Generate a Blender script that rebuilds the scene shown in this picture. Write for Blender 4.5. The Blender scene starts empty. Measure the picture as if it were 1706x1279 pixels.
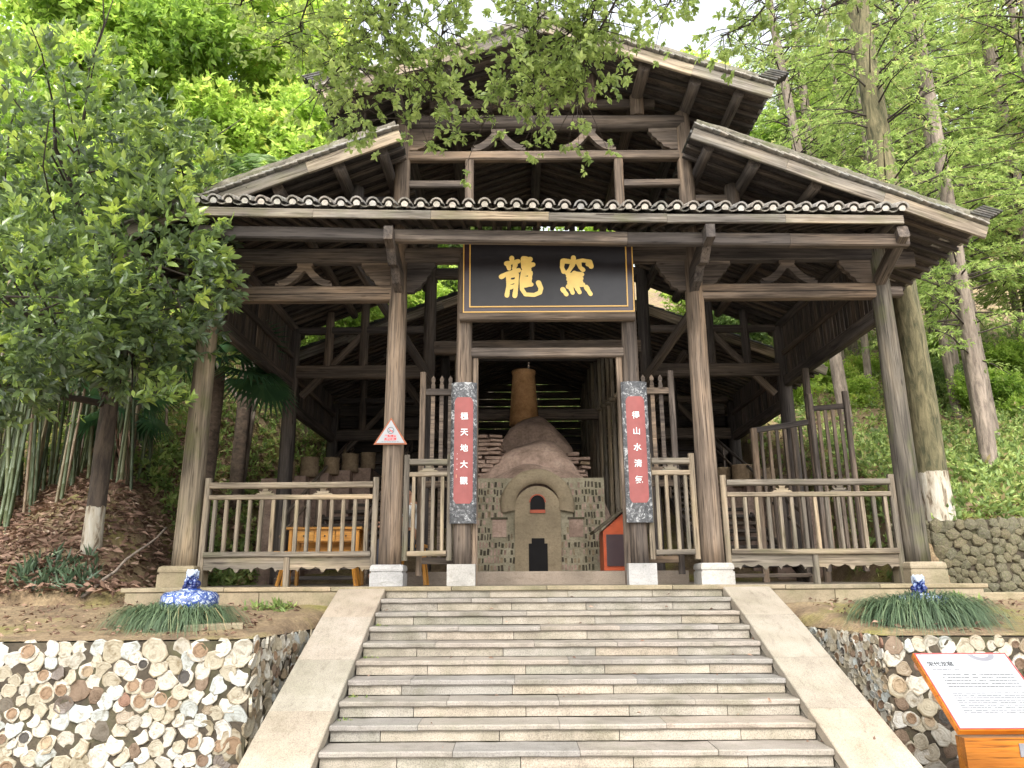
import bpy, bmesh, math, random
import numpy as np
from mathutils import Vector, Matrix, noise as mnoise
random.seed(7); np.random.seed(7)
R = math.radians
sc = bpy.context.scene
col = sc.collection

# ------------------------------------------------------------------ camera, sky, sun, exposure
CAM = Vector((-0.4571, -8.82, 0.0988)); YAW, PIT, ROL, FPX = -0.0011, 0.25406, -0.0057, 1238.96
fw = Vector((math.sin(YAW)*math.cos(PIT), math.cos(YAW)*math.cos(PIT), math.sin(PIT)))
rt = Vector((math.cos(YAW), -math.sin(YAW), 0)); up = rt.cross(fw)
r2 = rt*math.cos(ROL)+up*math.sin(ROL); u2 = -rt*math.sin(ROL)+up*math.cos(ROL)
cd = bpy.data.cameras.new('camera'); cam = bpy.data.objects.new('camera', cd); col.objects.link(cam)
m3 = Matrix((r2, u2, -fw)).transposed()
cam.matrix_world = Matrix.Translation(CAM) @ m3.to_4x4()
cd.sensor_width = 36; cd.lens = FPX/1706*36; cd.clip_start = .05; cd.clip_end = 500
sc.camera = cam

SUN_EL, SUN_AZ = 47, 188          # azimuth measured from +Y clockwise: behind the camera, a little to the left
w = bpy.data.worlds.new('World'); sc.world = w; w.use_nodes = True
nt = w.node_tree; nt.nodes.clear()
sky = nt.nodes.new('ShaderNodeTexSky'); sky.sky_type = 'NISHITA'; sky.sun_disc = False
sky.sun_elevation = R(SUN_EL); sky.sun_rotation = R(SUN_AZ); sky.air_density = 1.0; sky.dust_density = 3.0
hs = nt.nodes.new('ShaderNodeHueSaturation'); hs.inputs['Saturation'].default_value = .22; hs.inputs['Value'].default_value = 1.0
bg = nt.nodes.new('ShaderNodeBackground'); bg.inputs['Strength'].default_value = .15
wo = nt.nodes.new('ShaderNodeOutputWorld')
nt.links.new(sky.outputs[0], hs.inputs['Color']); nt.links.new(hs.outputs[0], bg.inputs[0]); nt.links.new(bg.outputs[0], wo.inputs[0])
sd = bpy.data.lights.new('sun', 'SUN'); sd.energy = 1.15; sd.angle = R(30); sd.color = (1, .96, .88)
sun = bpy.data.objects.new('sun', sd); col.objects.link(sun)
az, el = R(SUN_AZ), R(SUN_EL)
sdir = Vector((math.sin(az)*math.cos(el), math.cos(az)*math.cos(el), math.sin(el)))
sun.rotation_euler = (-sdir).to_track_quat('-Z', 'Y').to_euler(); sun.location = sdir*30
vs = sc.view_settings; vs.view_transform = 'Standard'; vs.look = 'None'; vs.gamma = 1; vs.use_curve_mapping = False
vs.exposure = 2.08
sc.cycles.max_bounces = 8; sc.cycles.transparent_max_bounces = 4; sc.cycles.diffuse_bounces = 6
sc.cycles.use_denoising = True; sc.cycles.sample_clamp_indirect = 6

# ------------------------------------------------------------------ helpers
WM = {}
def link(o, M=None, parent=None):
    col.objects.link(o)
    if M is None: M = Matrix.Identity(4)
    WM[o] = M
    if parent is not None:
        o.parent = parent; o.matrix_basis = WM[parent].inverted() @ M
    else: o.matrix_basis = M
    return o
def empty(name, loc, parent=None):
    o = bpy.data.objects.new(name, None); o.empty_display_size = .2
    return link(o, Matrix.Translation(loc), parent)
def tag(o, label=None, cat=None, group=None, kind=None):
    if label: o['label'] = label
    if cat: o['category'] = cat
    if group: o['group'] = group
    if kind: o['kind'] = kind
    return o
def mesh(name, v, f, mats, smooth=False, mi=None):
    me = bpy.data.meshes.new(name); me.from_pydata([tuple(p) for p in v], [], f)
    for m in (mats if isinstance(mats, (list, tuple)) else [mats]): me.materials.append(m)
    if smooth: me.polygons.foreach_set('use_smooth', [True]*len(me.polygons))
    if mi is not None: me.polygons.foreach_set('material_index', mi)
    me.update(); return me
def put(name, me, M=None, parent=None): return link(bpy.data.objects.new(name, me), M, parent)
def frame(p0, p1, hint=(0, 0, 1)):
    p0 = Vector(p0); p1 = Vector(p1); x = (p1-p0).normalized(); h = Vector(hint)
    if abs(x.dot(h)) > .98: h = Vector((0, 1, 0))
    y = h.cross(x).normalized(); z = x.cross(y)
    M = Matrix((x, y, z)).transposed().to_4x4(); M.translation = p0
    return M, (p1-p0).length
class MB:
    def __init__(s): s.v = []; s.f = []; s.m = []
    def add(s, v, f, M=None, mi=0):
        o = len(s.v); s.v += [tuple(M @ Vector(p)) if M else tuple(p) for p in v]
        s.f += [tuple(i+o for i in q) for q in f]; s.m += [mi]*len(f); return s
    def box(s, lo, hi, M=None, mi=0):
        a, b, c = lo; d, e, g = hi
        v = [(a,b,c),(d,b,c),(d,e,c),(a,e,c),(a,b,g),(d,b,g),(d,e,g),(a,e,g)]
        return s.add(v, [(0,3,2,1),(4,5,6,7),(0,1,5,4),(1,2,6,5),(2,3,7,6),(3,0,4,7)], M, mi)
    def bar(s, p0, p1, w, h, c=None, hint=(0,0,1), mi=0):
        M, L = frame(p0, p1, hint); v, f = bar_geo(L, w, h, c if c is not None else min(w, h)*.12, 1, 0); return s.add(v, f, M, mi)
    def tube(s, pts, rad, n=8, mi=0, cap=True):
        pts = [Vector(p) for p in pts]; o = len(s.v); k = len(pts)
        prev = None
        for i, p in enumerate(pts):
            d = (pts[min(i+1, k-1)]-pts[max(i-1, 0)]).normalized()
            if prev is None: a = d.orthogonal().normalized()
            else:
                a = (prev-d*prev.dot(d)); a = a.normalized() if a.length > 1e-5 else d.orthogonal().normalized()
            prev = a; b = d.cross(a)
            for j in range(n):
                t = 2*math.pi*j/n; s.v.append(tuple(p+(a*math.cos(t)+b*math.sin(t))*rad[i]))
        for i in range(k-1):
            for j in range(n):
                j2 = (j+1) % n; s.f.append((o+i*n+j, o+i*n+j2, o+(i+1)*n+j2, o+(i+1)*n+j)); s.m.append(mi)
        if cap:
            s.f.append(tuple(o+j for j in reversed(range(n)))); s.f.append(tuple(o+(k-1)*n+j for j in range(n))); s.m += [mi, mi]
        return s
    def lathe(s, prof, n=24, M=None, mi=0, sx=1, sy=1):
        v = []; f = []; k = len(prof)
        for r, z in prof:
            for j in range(n):
                t = 2*math.pi*j/n; v.append((r*math.cos(t)*sx, r*math.sin(t)*sy, z))
        for i in range(k-1):
            for j in range(n):
                j2 = (j+1) % n; f.append((i*n+j, i*n+j2, (i+1)*n+j2, (i+1)*n+j))
        f.append(tuple(reversed(range(n)))); f.append(tuple((k-1)*n+j for j in range(n)))
        return s.add(v, f, M, mi)
    def ball(s, c, r, n=10, m=7, M=None, mi=0):
        rx, ry, rz = r if isinstance(r, (tuple, list)) else (r, r, r)
        v = [(0, 0, -1)]; f = []
        for i in range(1, m):
            p = math.pi*i/m-math.pi/2
            for j in range(n):
                t = 2*math.pi*j/n; v.append((math.cos(p)*math.cos(t), math.cos(p)*math.sin(t), math.sin(p)))
        v.append((0, 0, 1))
        for j in range(n): f.append((0, 1+(j+1) % n, 1+j))
        for i in range(m-2):
            for j in range(n):
                a = 1+i*n+j; b = 1+i*n+(j+1) % n; f.append((a, b, b+n, a+n))
        t = len(v)-1
        for j in range(n): f.append((t-n+j, t-n+(j+1) % n, t))
        T = Matrix.Translation(c) @ Matrix.Diagonal((rx, ry, rz, 1))
        return s.add(v, f, (M @ T) if M else T, mi)
    def prism(s, poly, d, M=None, mi=0):          # poly in local XZ, thickness d along Y
        n = len(poly); v = [(x, -d/2, z) for x, z in poly]+[(x, d/2, z) for x, z in poly]
        f = [tuple(range(n)), tuple(reversed(range(n, 2*n)))]+[(i, i+n, (i+1) % n+n, (i+1) % n) for i in range(n)]
        return s.add(v, f, M, mi)
    def mesh(s, name, mats, smooth=False): return mesh(name, s.v, s.f, mats, smooth, s.m)
    def build(s, name, mats, parent=None, M=None, smooth=False): return put(name, s.mesh(name, mats, smooth), M, parent)
def bar_geo(L, w, h, c, seg=1, jit=0):
    pr = [(-w/2+c,-h/2),(w/2-c,-h/2),(w/2,-h/2+c),(w/2,h/2-c),(w/2-c,h/2),(-w/2+c,h/2),(-w/2,h/2-c),(-w/2,-h/2+c)]
    v = []; f = []
    for i in range(seg+1):
        dy, dz = (random.uniform(-jit, jit), random.uniform(-jit, jit))
        for y, z in pr: v.append((L*i/seg, y+dy+random.uniform(-jit, jit)*.4, z+dz+random.uniform(-jit, jit)*.4))
    for i in range(seg):
        for j in range(8):
            j2 = (j+1) % 8; f.append((i*8+j, i*8+j2, (i+1)*8+j2, (i+1)*8+j))
    f.append(tuple(reversed(range(8)))); f.append(tuple(seg*8+j for j in range(8)))
    return v, f
_cache = {}
def beam(name, p0, p1, w, h, mat, parent, hint=(0, 0, 1), jit=.004, c=None, key=True):
    """squared timber with its grain along local X"""
    M, L = frame(p0, p1, hint); k = (round(L, 3), w, h, mat.name, jit)
    if not (key and k in _cache):
        seg = max(1, int(L/.6)) if jit else 1
        v, f = bar_geo(L, w, h, c if c is not None else min(.02, min(w, h)*.16), seg, jit); _cache[k] = mesh(name, v, f, mat)
    return put(name, _cache[k], M, parent)
def log_mesh(L, r0, r1, mat, n=14, rough=.03, bend=.006, name='log'):
    seg = max(3, int(L/.25)); v = []; f = []; sd_ = random.random()*100
    for i in range(seg+1):
        t = i/seg; r = r0+(r1-r0)*t
        by = bend*math.sin(t*3.1+sd_)*L*.3; bz = bend*math.sin(t*4.3+sd_*2)*L*.3
        for j in range(n):
            a = 2*math.pi*j/n
            q = 1+rough*mnoise.noise((math.cos(a)*1.3+sd_, math.sin(a)*1.3, t*L*1.2))
            v.append((t*L, by+math.cos(a)*r*q, bz+math.sin(a)*r*q))
    for i in range(seg):
        for j in range(n):
            j2 = (j+1) % n; f.append((i*n+j, i*n+j2, (i+1)*n+j2, (i+1)*n+j))
    f.append(tuple(reversed(range(n)))); f.append(tuple(seg*n+j for j in range(n)))
    me = mesh(name, v, f, mat, True)
    me.polygons[-1].use_smooth = False; me.polygons[-2].use_smooth = False
    return me
def log(name, p0, p1, r0, r1, mat, parent, n=14, rough=.03, bend=.006):
    M, L = frame(p0, p1); return put(name, log_mesh(L, r0, r1, mat, n, rough, bend, name), M, parent)
def copy_tree(o, M, old=None, parent=None):
    """copy a thing and its parts, moved by world matrix M"""
    c = o.copy(); W = M @ WM[o]; link(c, W, parent)
    for ch in o.children: copy_tree(ch, M, ch, c)
    return c
MIRX = Matrix.Diagonal((-1, 1, 1, 1))

# ------------------------------------------------------------------ materials
def newmat(name):
    m = bpy.data.materials.new(name); m.use_nodes = True; n = m.node_tree.nodes; n.clear()
    out = n.new('ShaderNodeOutputMaterial'); b = n.new('ShaderNodeBsdfPrincipled')
    m.node_tree.links.new(b.outputs[0], out.inputs[0]); return m, m.node_tree, b, out
def N(nt, typ, **kw):
    n = nt.nodes.new(typ)
    for k, v in kw.items():
        if k in n.inputs: n.inputs[k].default_value = v
        else: setattr(n, k, v)
    return n
def ramp(nt, stops, src=None, interp='LINEAR'):
    r = nt.nodes.new('ShaderNodeValToRGB'); e = r.color_ramp.elements; r.color_ramp.interpolation = interp
    while len(e) < len(stops): e.new(.5)
    for el_, (p, c) in zip(e, stops): el_.position = p; el_.color = (*c, 1)
    if src is not None: nt.links.new(src, r.inputs[0])
    return r
def mixc(nt, fac, a, b, mode='MIX'):
    m = nt.nodes.new('ShaderNodeMix'); m.data_type = 'RGBA'; m.blend_type = mode
    for i, s in ((0, fac), (6, a), (7, b)):
        if isinstance(s, (int, float)): m.inputs[i].default_value = s
        elif isinstance(s, tuple): m.inputs[i].default_value = (*s, 1)
        else: nt.links.new(s, m.inputs[i])
    return m.outputs[2]
def mathn(nt, op, a, b=0.0):
    m = nt.nodes.new('ShaderNodeMath'); m.operation = op
    for i, s in ((0, a), (1, b)):
        if isinstance(s, (int, float)): m.inputs[i].default_value = s
        else: nt.links.new(s, m.inputs[i])
    return m.outputs[0]
def coords(nt, scale=(1, 1, 1), kind='Object', rnd=True):
    tc = nt.nodes.new('ShaderNodeTexCoord'); mp = nt.nodes.new('ShaderNodeMapping'); mp.inputs['Scale'].default_value = scale
    src = tc.outputs[kind]
    if rnd:
        oi = nt.nodes.new('ShaderNodeObjectInfo'); va = nt.nodes.new('ShaderNodeVectorMath'); va.operation = 'ADD'
        ml = mathn(nt, 'MULTIPLY', oi.outputs['Random'], 37.0); nt.links.new(src, va.inputs[0]); nt.links.new(ml, va.inputs[1]); src = va.outputs[0]
    nt.links.new(src, mp.inputs[0]); return mp.outputs[0]
def noise_(nt, vec, scale, detail=4, rough=.55, dist=0):
    n = N(nt, 'ShaderNodeTexNoise', Scale=scale, Detail=detail, Roughness=rough, Distortion=dist); nt.links.new(vec, n.inputs['Vector']); return n.outputs['Fac']
def bump(nt, b, h, strength=.4, dist=.01):
    n = N(nt, 'ShaderNodeBump', Strength=strength, Distance=dist); nt.links.new(h, n.inputs['Height']); nt.links.new(n.outputs[0], b.inputs['Normal'])
def wood(name, c0, c1, c2, moss=0.0, grain=1.0, rough=.85):
    m, nt, b, o = newmat(name)
    v = coords(nt, (1.2, 26*grain, 26*grain)); v2 = coords(nt, (.5, 3, 3)); v3 = coords(nt, (2.2, 70, 70))
    g = noise_(nt, v, 1.0, 6, .65, .6); big = noise_(nt, v2, 1.5, 3); fine = noise_(nt, v3, 1.0, 3)
    base = ramp(nt, [(.28, c0), (.52, c1), (.78, c2)], g).outputs[0]
    tone = ramp(nt, [(.3, (.5, .5, .52)), (.5, (.95, .95, .95)), (.7, (1.34, 1.25, 1.13))], big).outputs[0]
    c = mixc(nt, 1.0, base, tone, 'MULTIPLY')
    crack = ramp(nt, [(.33, (.2, .18, .17)), (.43, (1, 1, 1))], fine).outputs[0]
    c = mixc(nt, .8, c, crack, 'MULTIPLY')
    oi = nt.nodes.new('ShaderNodeObjectInfo')
    tint = ramp(nt, [(0, (.62, .62, .64)), (.35, (.9, .9, .92)), (.7, (1.08, 1.02, .95)), (1, (1.26, 1.17, 1.06))], oi.outputs['Random']).outputs[0]
    c = mixc(nt, 1.0, c, tint, 'MULTIPLY')
    kv = coords(nt, (1.7, 5, 5)); vo = N(nt, 'ShaderNodeTexVoronoi', Scale=1.0); nt.links.new(kv, vo.inputs['Vector'])
    kn = ramp(nt, [(.03, (.25, .2, .17)), (.1, (1, 1, 1))], vo.outputs['Distance']).outputs[0]
    c = mixc(nt, .75, c, kn, 'MULTIPLY')
    if moss:
        mv = coords(nt, (1, 2, 2)); mn = noise_(nt, mv, 2.2, 5)
        mf = ramp(nt, [(.5, (0, 0, 0)), (.72, (moss, moss, moss))], mn).outputs[0]
        c = mixc(nt, mf, c, (.10, .11, .035))
    nt.links.new(c, b.inputs['Base Color']); b.inputs['Roughness'].default_value = rough
    b.inputs['Specular IOR Level'].default_value = .25
    h = mathn(nt, 'ADD', mathn(nt, 'MULTIPLY', g, .7), mathn(nt, 'MULTIPLY', fine, .5)); bump(nt, b, h, .55, .008)
    return m
M_WOOD = wood('weathered_timber', (.042, .034, .028), (.13, .104, .083), (.26, .212, .17))
M_WOODD = wood('dark_timber', (.036, .031, .028), (.088, .074, .064), (.15, .127, .11))
M_WOODG = wood('mossy_grey_timber', (.055, .047, .035), (.16, .138, .105), (.28, .245, .19), moss=.55)
M_RAIL = wood('pale_rail_timber', (.08, .066, .05), (.205, .175, .133), (.34, .295, .228), moss=.25, grain=1.3)
M_BARGE = wood('bleached_board', (.06, .048, .038), (.21, .185, .15), (.38, .35, .29), moss=.35)
M_DESK = wood('varnished_yellow_wood', (.36, .16, .03), (.52, .25, .045), (.62, .32, .07), grain=.6, rough=.35)
M_BOARDW = wood('orange_varnished_board', (.28, .085, .01), (.40, .14, .016), (.48, .19, .026), grain=.5, rough=.3)
def stone(name, stops, scale=40, spec=.6, big=1.5, bumps=.3, rough=.8, moss=0, tint=True):
    m, nt, b, o = newmat(name); v = coords(nt)
    sp = noise_(nt, v, scale, 3, .7); bg_ = noise_(nt, v, big, 5, .6)
    c = ramp(nt, stops, bg_).outputs[0]
    s = ramp(nt, [(.3, (1-spec, 1-spec, 1-spec)), (.5, (1, 1, 1)), (.72, (1+spec*.5, 1+spec*.5, 1+spec*.5))], sp).outputs[0]
    c = mixc(nt, 1.0, c, s, 'MULTIPLY')
    if tint:
        oi = nt.nodes.new('ShaderNodeObjectInfo')
        t = ramp(nt, [(0, (.84, .85, .88)), (.3, (1.04, .98, .9)), (.6, (.95, .93, .93)), (.8, (1.1, 1.0, .92)), (1, (.9, .9, .86))], oi.outputs['Random']).outputs[0]
        c = mixc(nt, 1.0, c, t, 'MULTIPLY')
    if moss:
        g = nt.nodes.new('ShaderNodeNewGeometry'); mn = noise_(nt, coords(nt, rnd=False, kind='Object'), 3.0, 6, .65)
        mf = ramp(nt, [(.48, (0, 0, 0)), (.7, (moss, moss, moss))], mn).outputs[0]; c = mixc(nt, mf, c, (.085, .095, .03))
    st_ = noise_(nt, coords(nt, (1.2, 2.5, 3.5)), 4.5, 6, .7, .6); c = mixc(nt, ramp(nt, [(.52, (0, 0, 0)), (.75, (.55, .55, .55))], st_).outputs[0], c, mixc(nt, 1.0, c, (.45, .42, .36), 'MULTIPLY'))
    nt.links.new(c, b.inputs['Base Color']); b.inputs['Roughness'].default_value = rough; b.inputs['Specular IOR Level'].default_value = .3
    bump(nt, b, mathn(nt, 'ADD', sp, mathn(nt, 'MULTIPLY', bg_, 1.5)), bumps, .006); return m
M_GRAN = stone('granite', [(.28, (.18, .162, .13)), (.5, (.295, .272, .228)), (.72, (.37, .34, .29))], 110, .5, 2.6, .3, moss=.25)
M_TREAD = stone('granite_tread', [(.28, (.17, .155, .133)), (.5, (.255, .236, .208)), (.72, (.305, .283, .252))], 110, .4, 2.2, .25, moss=.25)
M_RAMP = stone('granite_ramp', [(.3, (.24, .212, .172)), (.5, (.31, .28, .232)), (.72, (.36, .328, .28))], 130, .45, 2.0, .25, moss=.15)
M_BASE = stone('pale_column_base', [(.3, (.26, .26, .25)), (.55, (.38, .375, .36)), (.75, (.45, .44, .41))], 60, .2, 3, .15)
M_FLOOR = stone('platform_floor', [(.3, (.16, .14, .115)), (.55, (.23, .2, .165)), (.75, (.28, .25, .205))], 60, .2, 2, .15)
M_CAP = stone('sandstone_cap', [(.3, (.17, .145, .095)), (.55, (.26, .22, .15)), (.75, (.33, .28, .2))], 60, .25, 2, .2, moss=.35)
M_RUB = stone('dark_rubble', [(.3, (.06, .055, .036)), (.55, (.13, .118, .078)), (.75, (.21, .188, .135))], 25, .4, 6, .6, moss=.5)
M_MORT = stone('dark_mortar', [(.3, (.03, .023, .015)), (.55, (.058, .045, .03)), (.75, (.09, .072, .05))], 40, .4, 4, .6, moss=.4, tint=False)
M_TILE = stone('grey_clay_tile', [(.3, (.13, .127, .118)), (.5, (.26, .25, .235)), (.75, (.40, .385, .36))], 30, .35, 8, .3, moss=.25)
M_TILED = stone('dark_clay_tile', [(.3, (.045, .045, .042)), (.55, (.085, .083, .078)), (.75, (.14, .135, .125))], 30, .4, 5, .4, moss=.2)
M_VERGE = stone('mossy_verge', [(.3, (.07, .06, .045)), (.55, (.14, .125, .095)), (.75, (.22, .2, .16))], 30, .5, 5, .7, moss=.75, tint=False)
M_LIME = stone('lime_mortar', [(.3, (.36, .35, .325)), (.55, (.50, .49, .46)), (.75, (.6, .59, .56))], 30, .3, 5, .3)
def plain(name, c, rough=.6, spec=.3, var=.15, scale=8, metal=0):
    m, nt, b, o = newmat(name); n_ = noise_(nt, coords(nt), scale, 4)
    cc = ramp(nt, [(.3, tuple(x*(1-var) for x in c)), (.7, tuple(x*(1+var) for x in c))], n_).outputs[0]
    nt.links.new(cc, b.inputs['Base Color']); b.inputs['Roughness'].default_value = rough; b.inputs['Specular IOR Level'].default_value = spec; b.inputs['Metallic'].default_value = metal
    return m
M_BLACK = plain('black_lacquer', (.018, .016, .018), .3, .3)
M_LACQ = plain('dark_maroon_lacquer', (.035, .018, .02), .3, .5)
M_GOLD = plain('gold_paint', (.86, .60, .17), .38, .5, .08)
M_GOLDL = plain('gold_line', (.62, .36, .08), .35, .5, .05)
M_RED = plain('faded_red_paint', (.225, .064, .058), .55, .3, .1)
M_WHITE = plain('white_enamel', (.27, .28, .288), .45, .4, .05)
M_SILVER = plain('silver_paint', (.68, .70, .68), .5, .4, .05)
M_SIGNRED = plain('sign_red', (.6, .03, .03), .5)
M_SIGNBR = plain('sign_brown_frame', (.25, .075, .03), .5)
M_INK = plain('dark_ink', (.03, .03, .033), .6); M_INKL = plain('grey_ink', (.11, .11, .115), .6); M_INKP = plain('pale_ink', (.15, .15, .165), .6)
M_CLAY = stone('reddish_kiln_clay', [(.3, (.16, .108, .08)), (.55, (.30, .21, .162)), (.75, (.40, .30, .235))], 20, .3, 3, .6, tint=False)
M_PLAST = stone('tan_kiln_plaster', [(.3, (.16, .125, .078)), (.55, (.235, .185, .118)), (.75, (.29, .235, .15))], 30, .2, 2, .3, tint=False)
M_CHIM = stone('orange_earthenware', [(.3, (.28, .145, .06)), (.55, (.42, .23, .10)), (.75, (.48, .28, .13))], 25, .2, 4, .3, tint=False)
M_SAG = stone('sagger_clay', [(.3, (.13, .095, .06)), (.55, (.22, .165, .105)), (.75, (.3, .235, .16))], 25, .3, 5, .4)
M_SHR = plain('red_painted_wood', (.30, .052, .014), .45); M_DARK = plain('matt_black', (.008, .007, .007), .9)  # near-black for the beam strip and the flat kiln openings
M_SKIN = plain('skin', (.38, .2, .13), .55, .3, .05); M_SHIRT = plain('white_cotton', (.62, .62, .60), .8, .2, .05); M_TROU = plain('dark_cloth', (.05, .05, .06), .85); M_HAIR = plain('black_hair', (.012, .011, .011), .5)
# couplet board: black with silvery marbled lacquer
M_MARB, nt, b, o = newmat('marbled_black_lacquer')
v = coords(nt); n1 = noise_(nt, v, 13, 6, .72, 1.5)
nt.links.new(ramp(nt, [(.40, (.012, .012, .013)), (.54, (.06, .06, .062)), (.66, (.42, .42, .41))], n1).outputs[0], b.inputs['Base Color']); b.inputs['Roughness'].default_value = .35
# kiln brickwork: white mortar with dark brick ends standing in courses
M_BRICK, nt, b, o = newmat('kiln_brickwork')
tc = nt.nodes.new('ShaderNodeTexCoord'); mp = nt.nodes.new('ShaderNodeMapping'); mp.inputs['Rotation'].default_value = (R(90), 0, 0); nt.links.new(tc.outputs['Object'], mp.inputs[0])
br = N(nt, 'ShaderNodeTexBrick', Scale=1.0); br.inputs['Brick Width'].default_value = .052; br.inputs['Row Height'].default_value = .115; br.inputs['Mortar Size'].default_value = .016; br.inputs['Mortar Smooth'].default_value = .3; br.inputs['Bias'].default_value = -.2
br.inputs['Color1'].default_value = (.04, .032, .022, 1); br.inputs['Color2'].default_value = (.20, .17, .11, 1); br.inputs['Mortar'].default_value = (.30, .265, .18, 1)
dv_ = N(nt, 'ShaderNodeTexNoise', Scale=9.0, Detail=2.0); nt.links.new(tc.outputs['Object'], dv_.inputs['Vector']); vm_ = nt.nodes.new('ShaderNodeVectorMath'); vm_.operation = 'MULTIPLY_ADD'; nt.links.new(dv_.outputs['Color'], vm_.inputs[0]); vm_.inputs[1].default_value = (.035, .035, 0); nt.links.new(mp.outputs[0], vm_.inputs[2]); nt.links.new(vm_.outputs[0], br.inputs['Vector']); dn = noise_(nt, coords(nt), 3, 5)
dc = mixc(nt, ramp(nt, [(.42, (0, 0, 0)), (.58, (.85, .85, .85))], dn).outputs[0], br.outputs['Color'], (.20, .175, .115))
nt.links.new(dc, b.inputs['Base Color']); b.inputs['Roughness'].default_value = .9; bump(nt, b, br.outputs['Fac'], -.6, .02)
# blue and white porcelain
M_PORC, nt, b, o = newmat('blue_white_porcelain')
v = coords(nt, rnd=False); wv = noise_(nt, v, 16, 3, .6, 2.2); vo = N(nt, 'ShaderNodeTexVoronoi', Scale=11.0, feature='DISTANCE_TO_EDGE'); nt.links.new(v, vo.inputs['Vector'])
f1 = ramp(nt, [(.40, (0, 0, 0)), (.54, (.95, .95, .95))], wv).outputs[0]; f2 = ramp(nt, [(.05, (1, 1, 1)), (.1, (0, 0, 0))], vo.outputs['Distance']).outputs[0]
ff = mixc(nt, 1.0, f1, f2, 'LIGHTEN')
nt.links.new(mixc(nt, ff, (.50, .56, .62), (.02, .05, .20)), b.inputs['Base Color']); b.inputs['Roughness'].default_value = .12; b.inputs['Specular IOR Level'].default_value = .6
M_PORCD, nt, b, o = newmat('deep_blue_porcelain')
tc = nt.nodes.new('ShaderNodeTexCoord'); sx_ = nt.nodes.new('ShaderNodeSeparateXYZ'); nt.links.new(tc.outputs['Object'], sx_.inputs[0])
wv = noise_(nt, tc.outputs['Object'], 26, 3, .6, 1.0); hz_ = mathn(nt, 'ADD', mathn(nt, 'MULTIPLY', sx_.outputs[2], 4.2), mathn(nt, 'MULTIPLY', mathn(nt, 'SUBTRACT', wv, .5), 1.6))
nt.links.new(ramp(nt, [(.30, (.008, .016, .09)), (.45, (.02, .05, .20)), (.62, (.28, .34, .45)), (.8, (.42, .47, .54))], hz_).outputs[0], b.inputs['Base Color']); b.inputs['Roughness'].default_value = .12; b.inputs['Specular IOR Level'].default_value = .6
# glazed and bisque shards, colour by object
def shard_mat(name, stops, rough):
    m, nt, b, o = newmat(name); oi = nt.nodes.new('ShaderNodeObjectInfo')
    c = ramp(nt, stops, oi.outputs['Random'], 'CONSTANT').outputs[0]; v = coords(nt); n1 = noise_(nt, v, 1.7, 6, .65, .5); n2 = noise_(nt, v, 7, 4, .7)
    c = mixc(nt, 1.0, c, ramp(nt, [(.3, (.5, .43, .33)), (.5, (1, .98, .95)), (.75, (1.15, 1.15, 1.14))], n1).outputs[0], 'MULTIPLY')
    c = mixc(nt, ramp(nt, [(.58, (0, 0, 0)), (.72, (.75, .75, .75))], n2).outputs[0], c, (.13, .10, .06))
    tc = nt.nodes.new('ShaderNodeTexCoord'); sx_ = nt.nodes.new('ShaderNodeSeparateXYZ'); nt.links.new(tc.outputs['Object'], sx_.inputs[0])
    rr_ = mathn(nt, 'SQRT', mathn(nt, 'ADD', mathn(nt, 'MULTIPLY', sx_.outputs[0], sx_.outputs[0]), mathn(nt, 'MULTIPLY', sx_.outputs[2], sx_.outputs[2])))
    ring_ = mathn(nt, 'SINE', mathn(nt, 'ADD', mathn(nt, 'MULTIPLY', rr_, 26.0), mathn(nt, 'MULTIPLY', n1, 8.0)))
    c = mixc(nt, mathn(nt, 'MULTIPLY', mathn(nt, 'GREATER_THAN', ring_, .86), .16), c, mixc(nt, 1.0, c, (.55, .48, .38), 'MULTIPLY'))
    edge_ = ramp(nt, [(.78, (0, 0, 0)), (1.0, (.7, .7, .7))], rr_).outputs[0]; c = mixc(nt, edge_, c, mixc(nt, 1.0, c, (.6, .5, .36), 'MULTIPLY'))
    nt.links.new(c, b.inputs['Base Color']); b.inputs['Roughness'].default_value = rough; bump(nt, b, mathn(nt, 'ADD', n1, mathn(nt, 'MULTIPLY', ring_, .08)), .5, .012); return m
M_SH = shard_mat('glazed_shard', [(0, (.33, .312, .265)), (.18, (.29, .262, .2)), (.34, (.37, .362, .335)), (.47, (.265, .235, .17)), (.57, (.32, .34, .328)), (.68, (.29, .26, .195)), (.78, (.355, .337, .292)), (.93, (.19, .15, .10)), (.97, (.09, .07, .055))], .34)
M_SHF = shard_mat('unglazed_foot', [(0, (.19, .125, .075)), (.4, (.13, .085, .055)), (.7, (.26, .2, .13)), (.85, (.045, .04, .035))], .8)
M_SHB = shard_mat('brown_sagger_shard', [(0, (.13, .09, .06)), (.35, (.16, .115, .08)), (.6, (.10, .085, .065)), (.8, (.17, .095, .065))], .85)
# ground
M_GROUND, nt, b, o = newmat('soil_and_moss')
v = coords(nt, rnd=False); n1 = noise_(nt, v, .9, 6, .6); n2 = noise_(nt, v, 30, 4, .7); n3 = noise_(nt, v, 3.5, 5, .6)
c = ramp(nt, [(.3, (.12, .08, .045)), (.5, (.21, .145, .08)), (.7, (.29, .215, .12))], n3).outputs[0]
c = mixc(nt, ramp(nt, [(.5, (0, 0, 0)), (.64, (.85, .85, .85))], n1).outputs[0], c, (.19, .175, .035))
c = mixc(nt, 1.0, c, ramp(nt, [(.3, (.55, .55, .55)), (.6, (1.15, 1.15, 1.15))], n2).outputs[0], 'MULTIPLY')
nt.links.new(c, b.inputs['Base Color']); b.inputs['Roughness'].default_value = .95; bump(nt, b, mathn(nt, 'ADD', n2, n3), .7, .03)
M_PAVE = stone('courtyard_paving', [(.3, (.25, .235, .21)), (.55, (.34, .32, .29)), (.75, (.4, .38, .34))], 60, .3, 2, .2)
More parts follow.
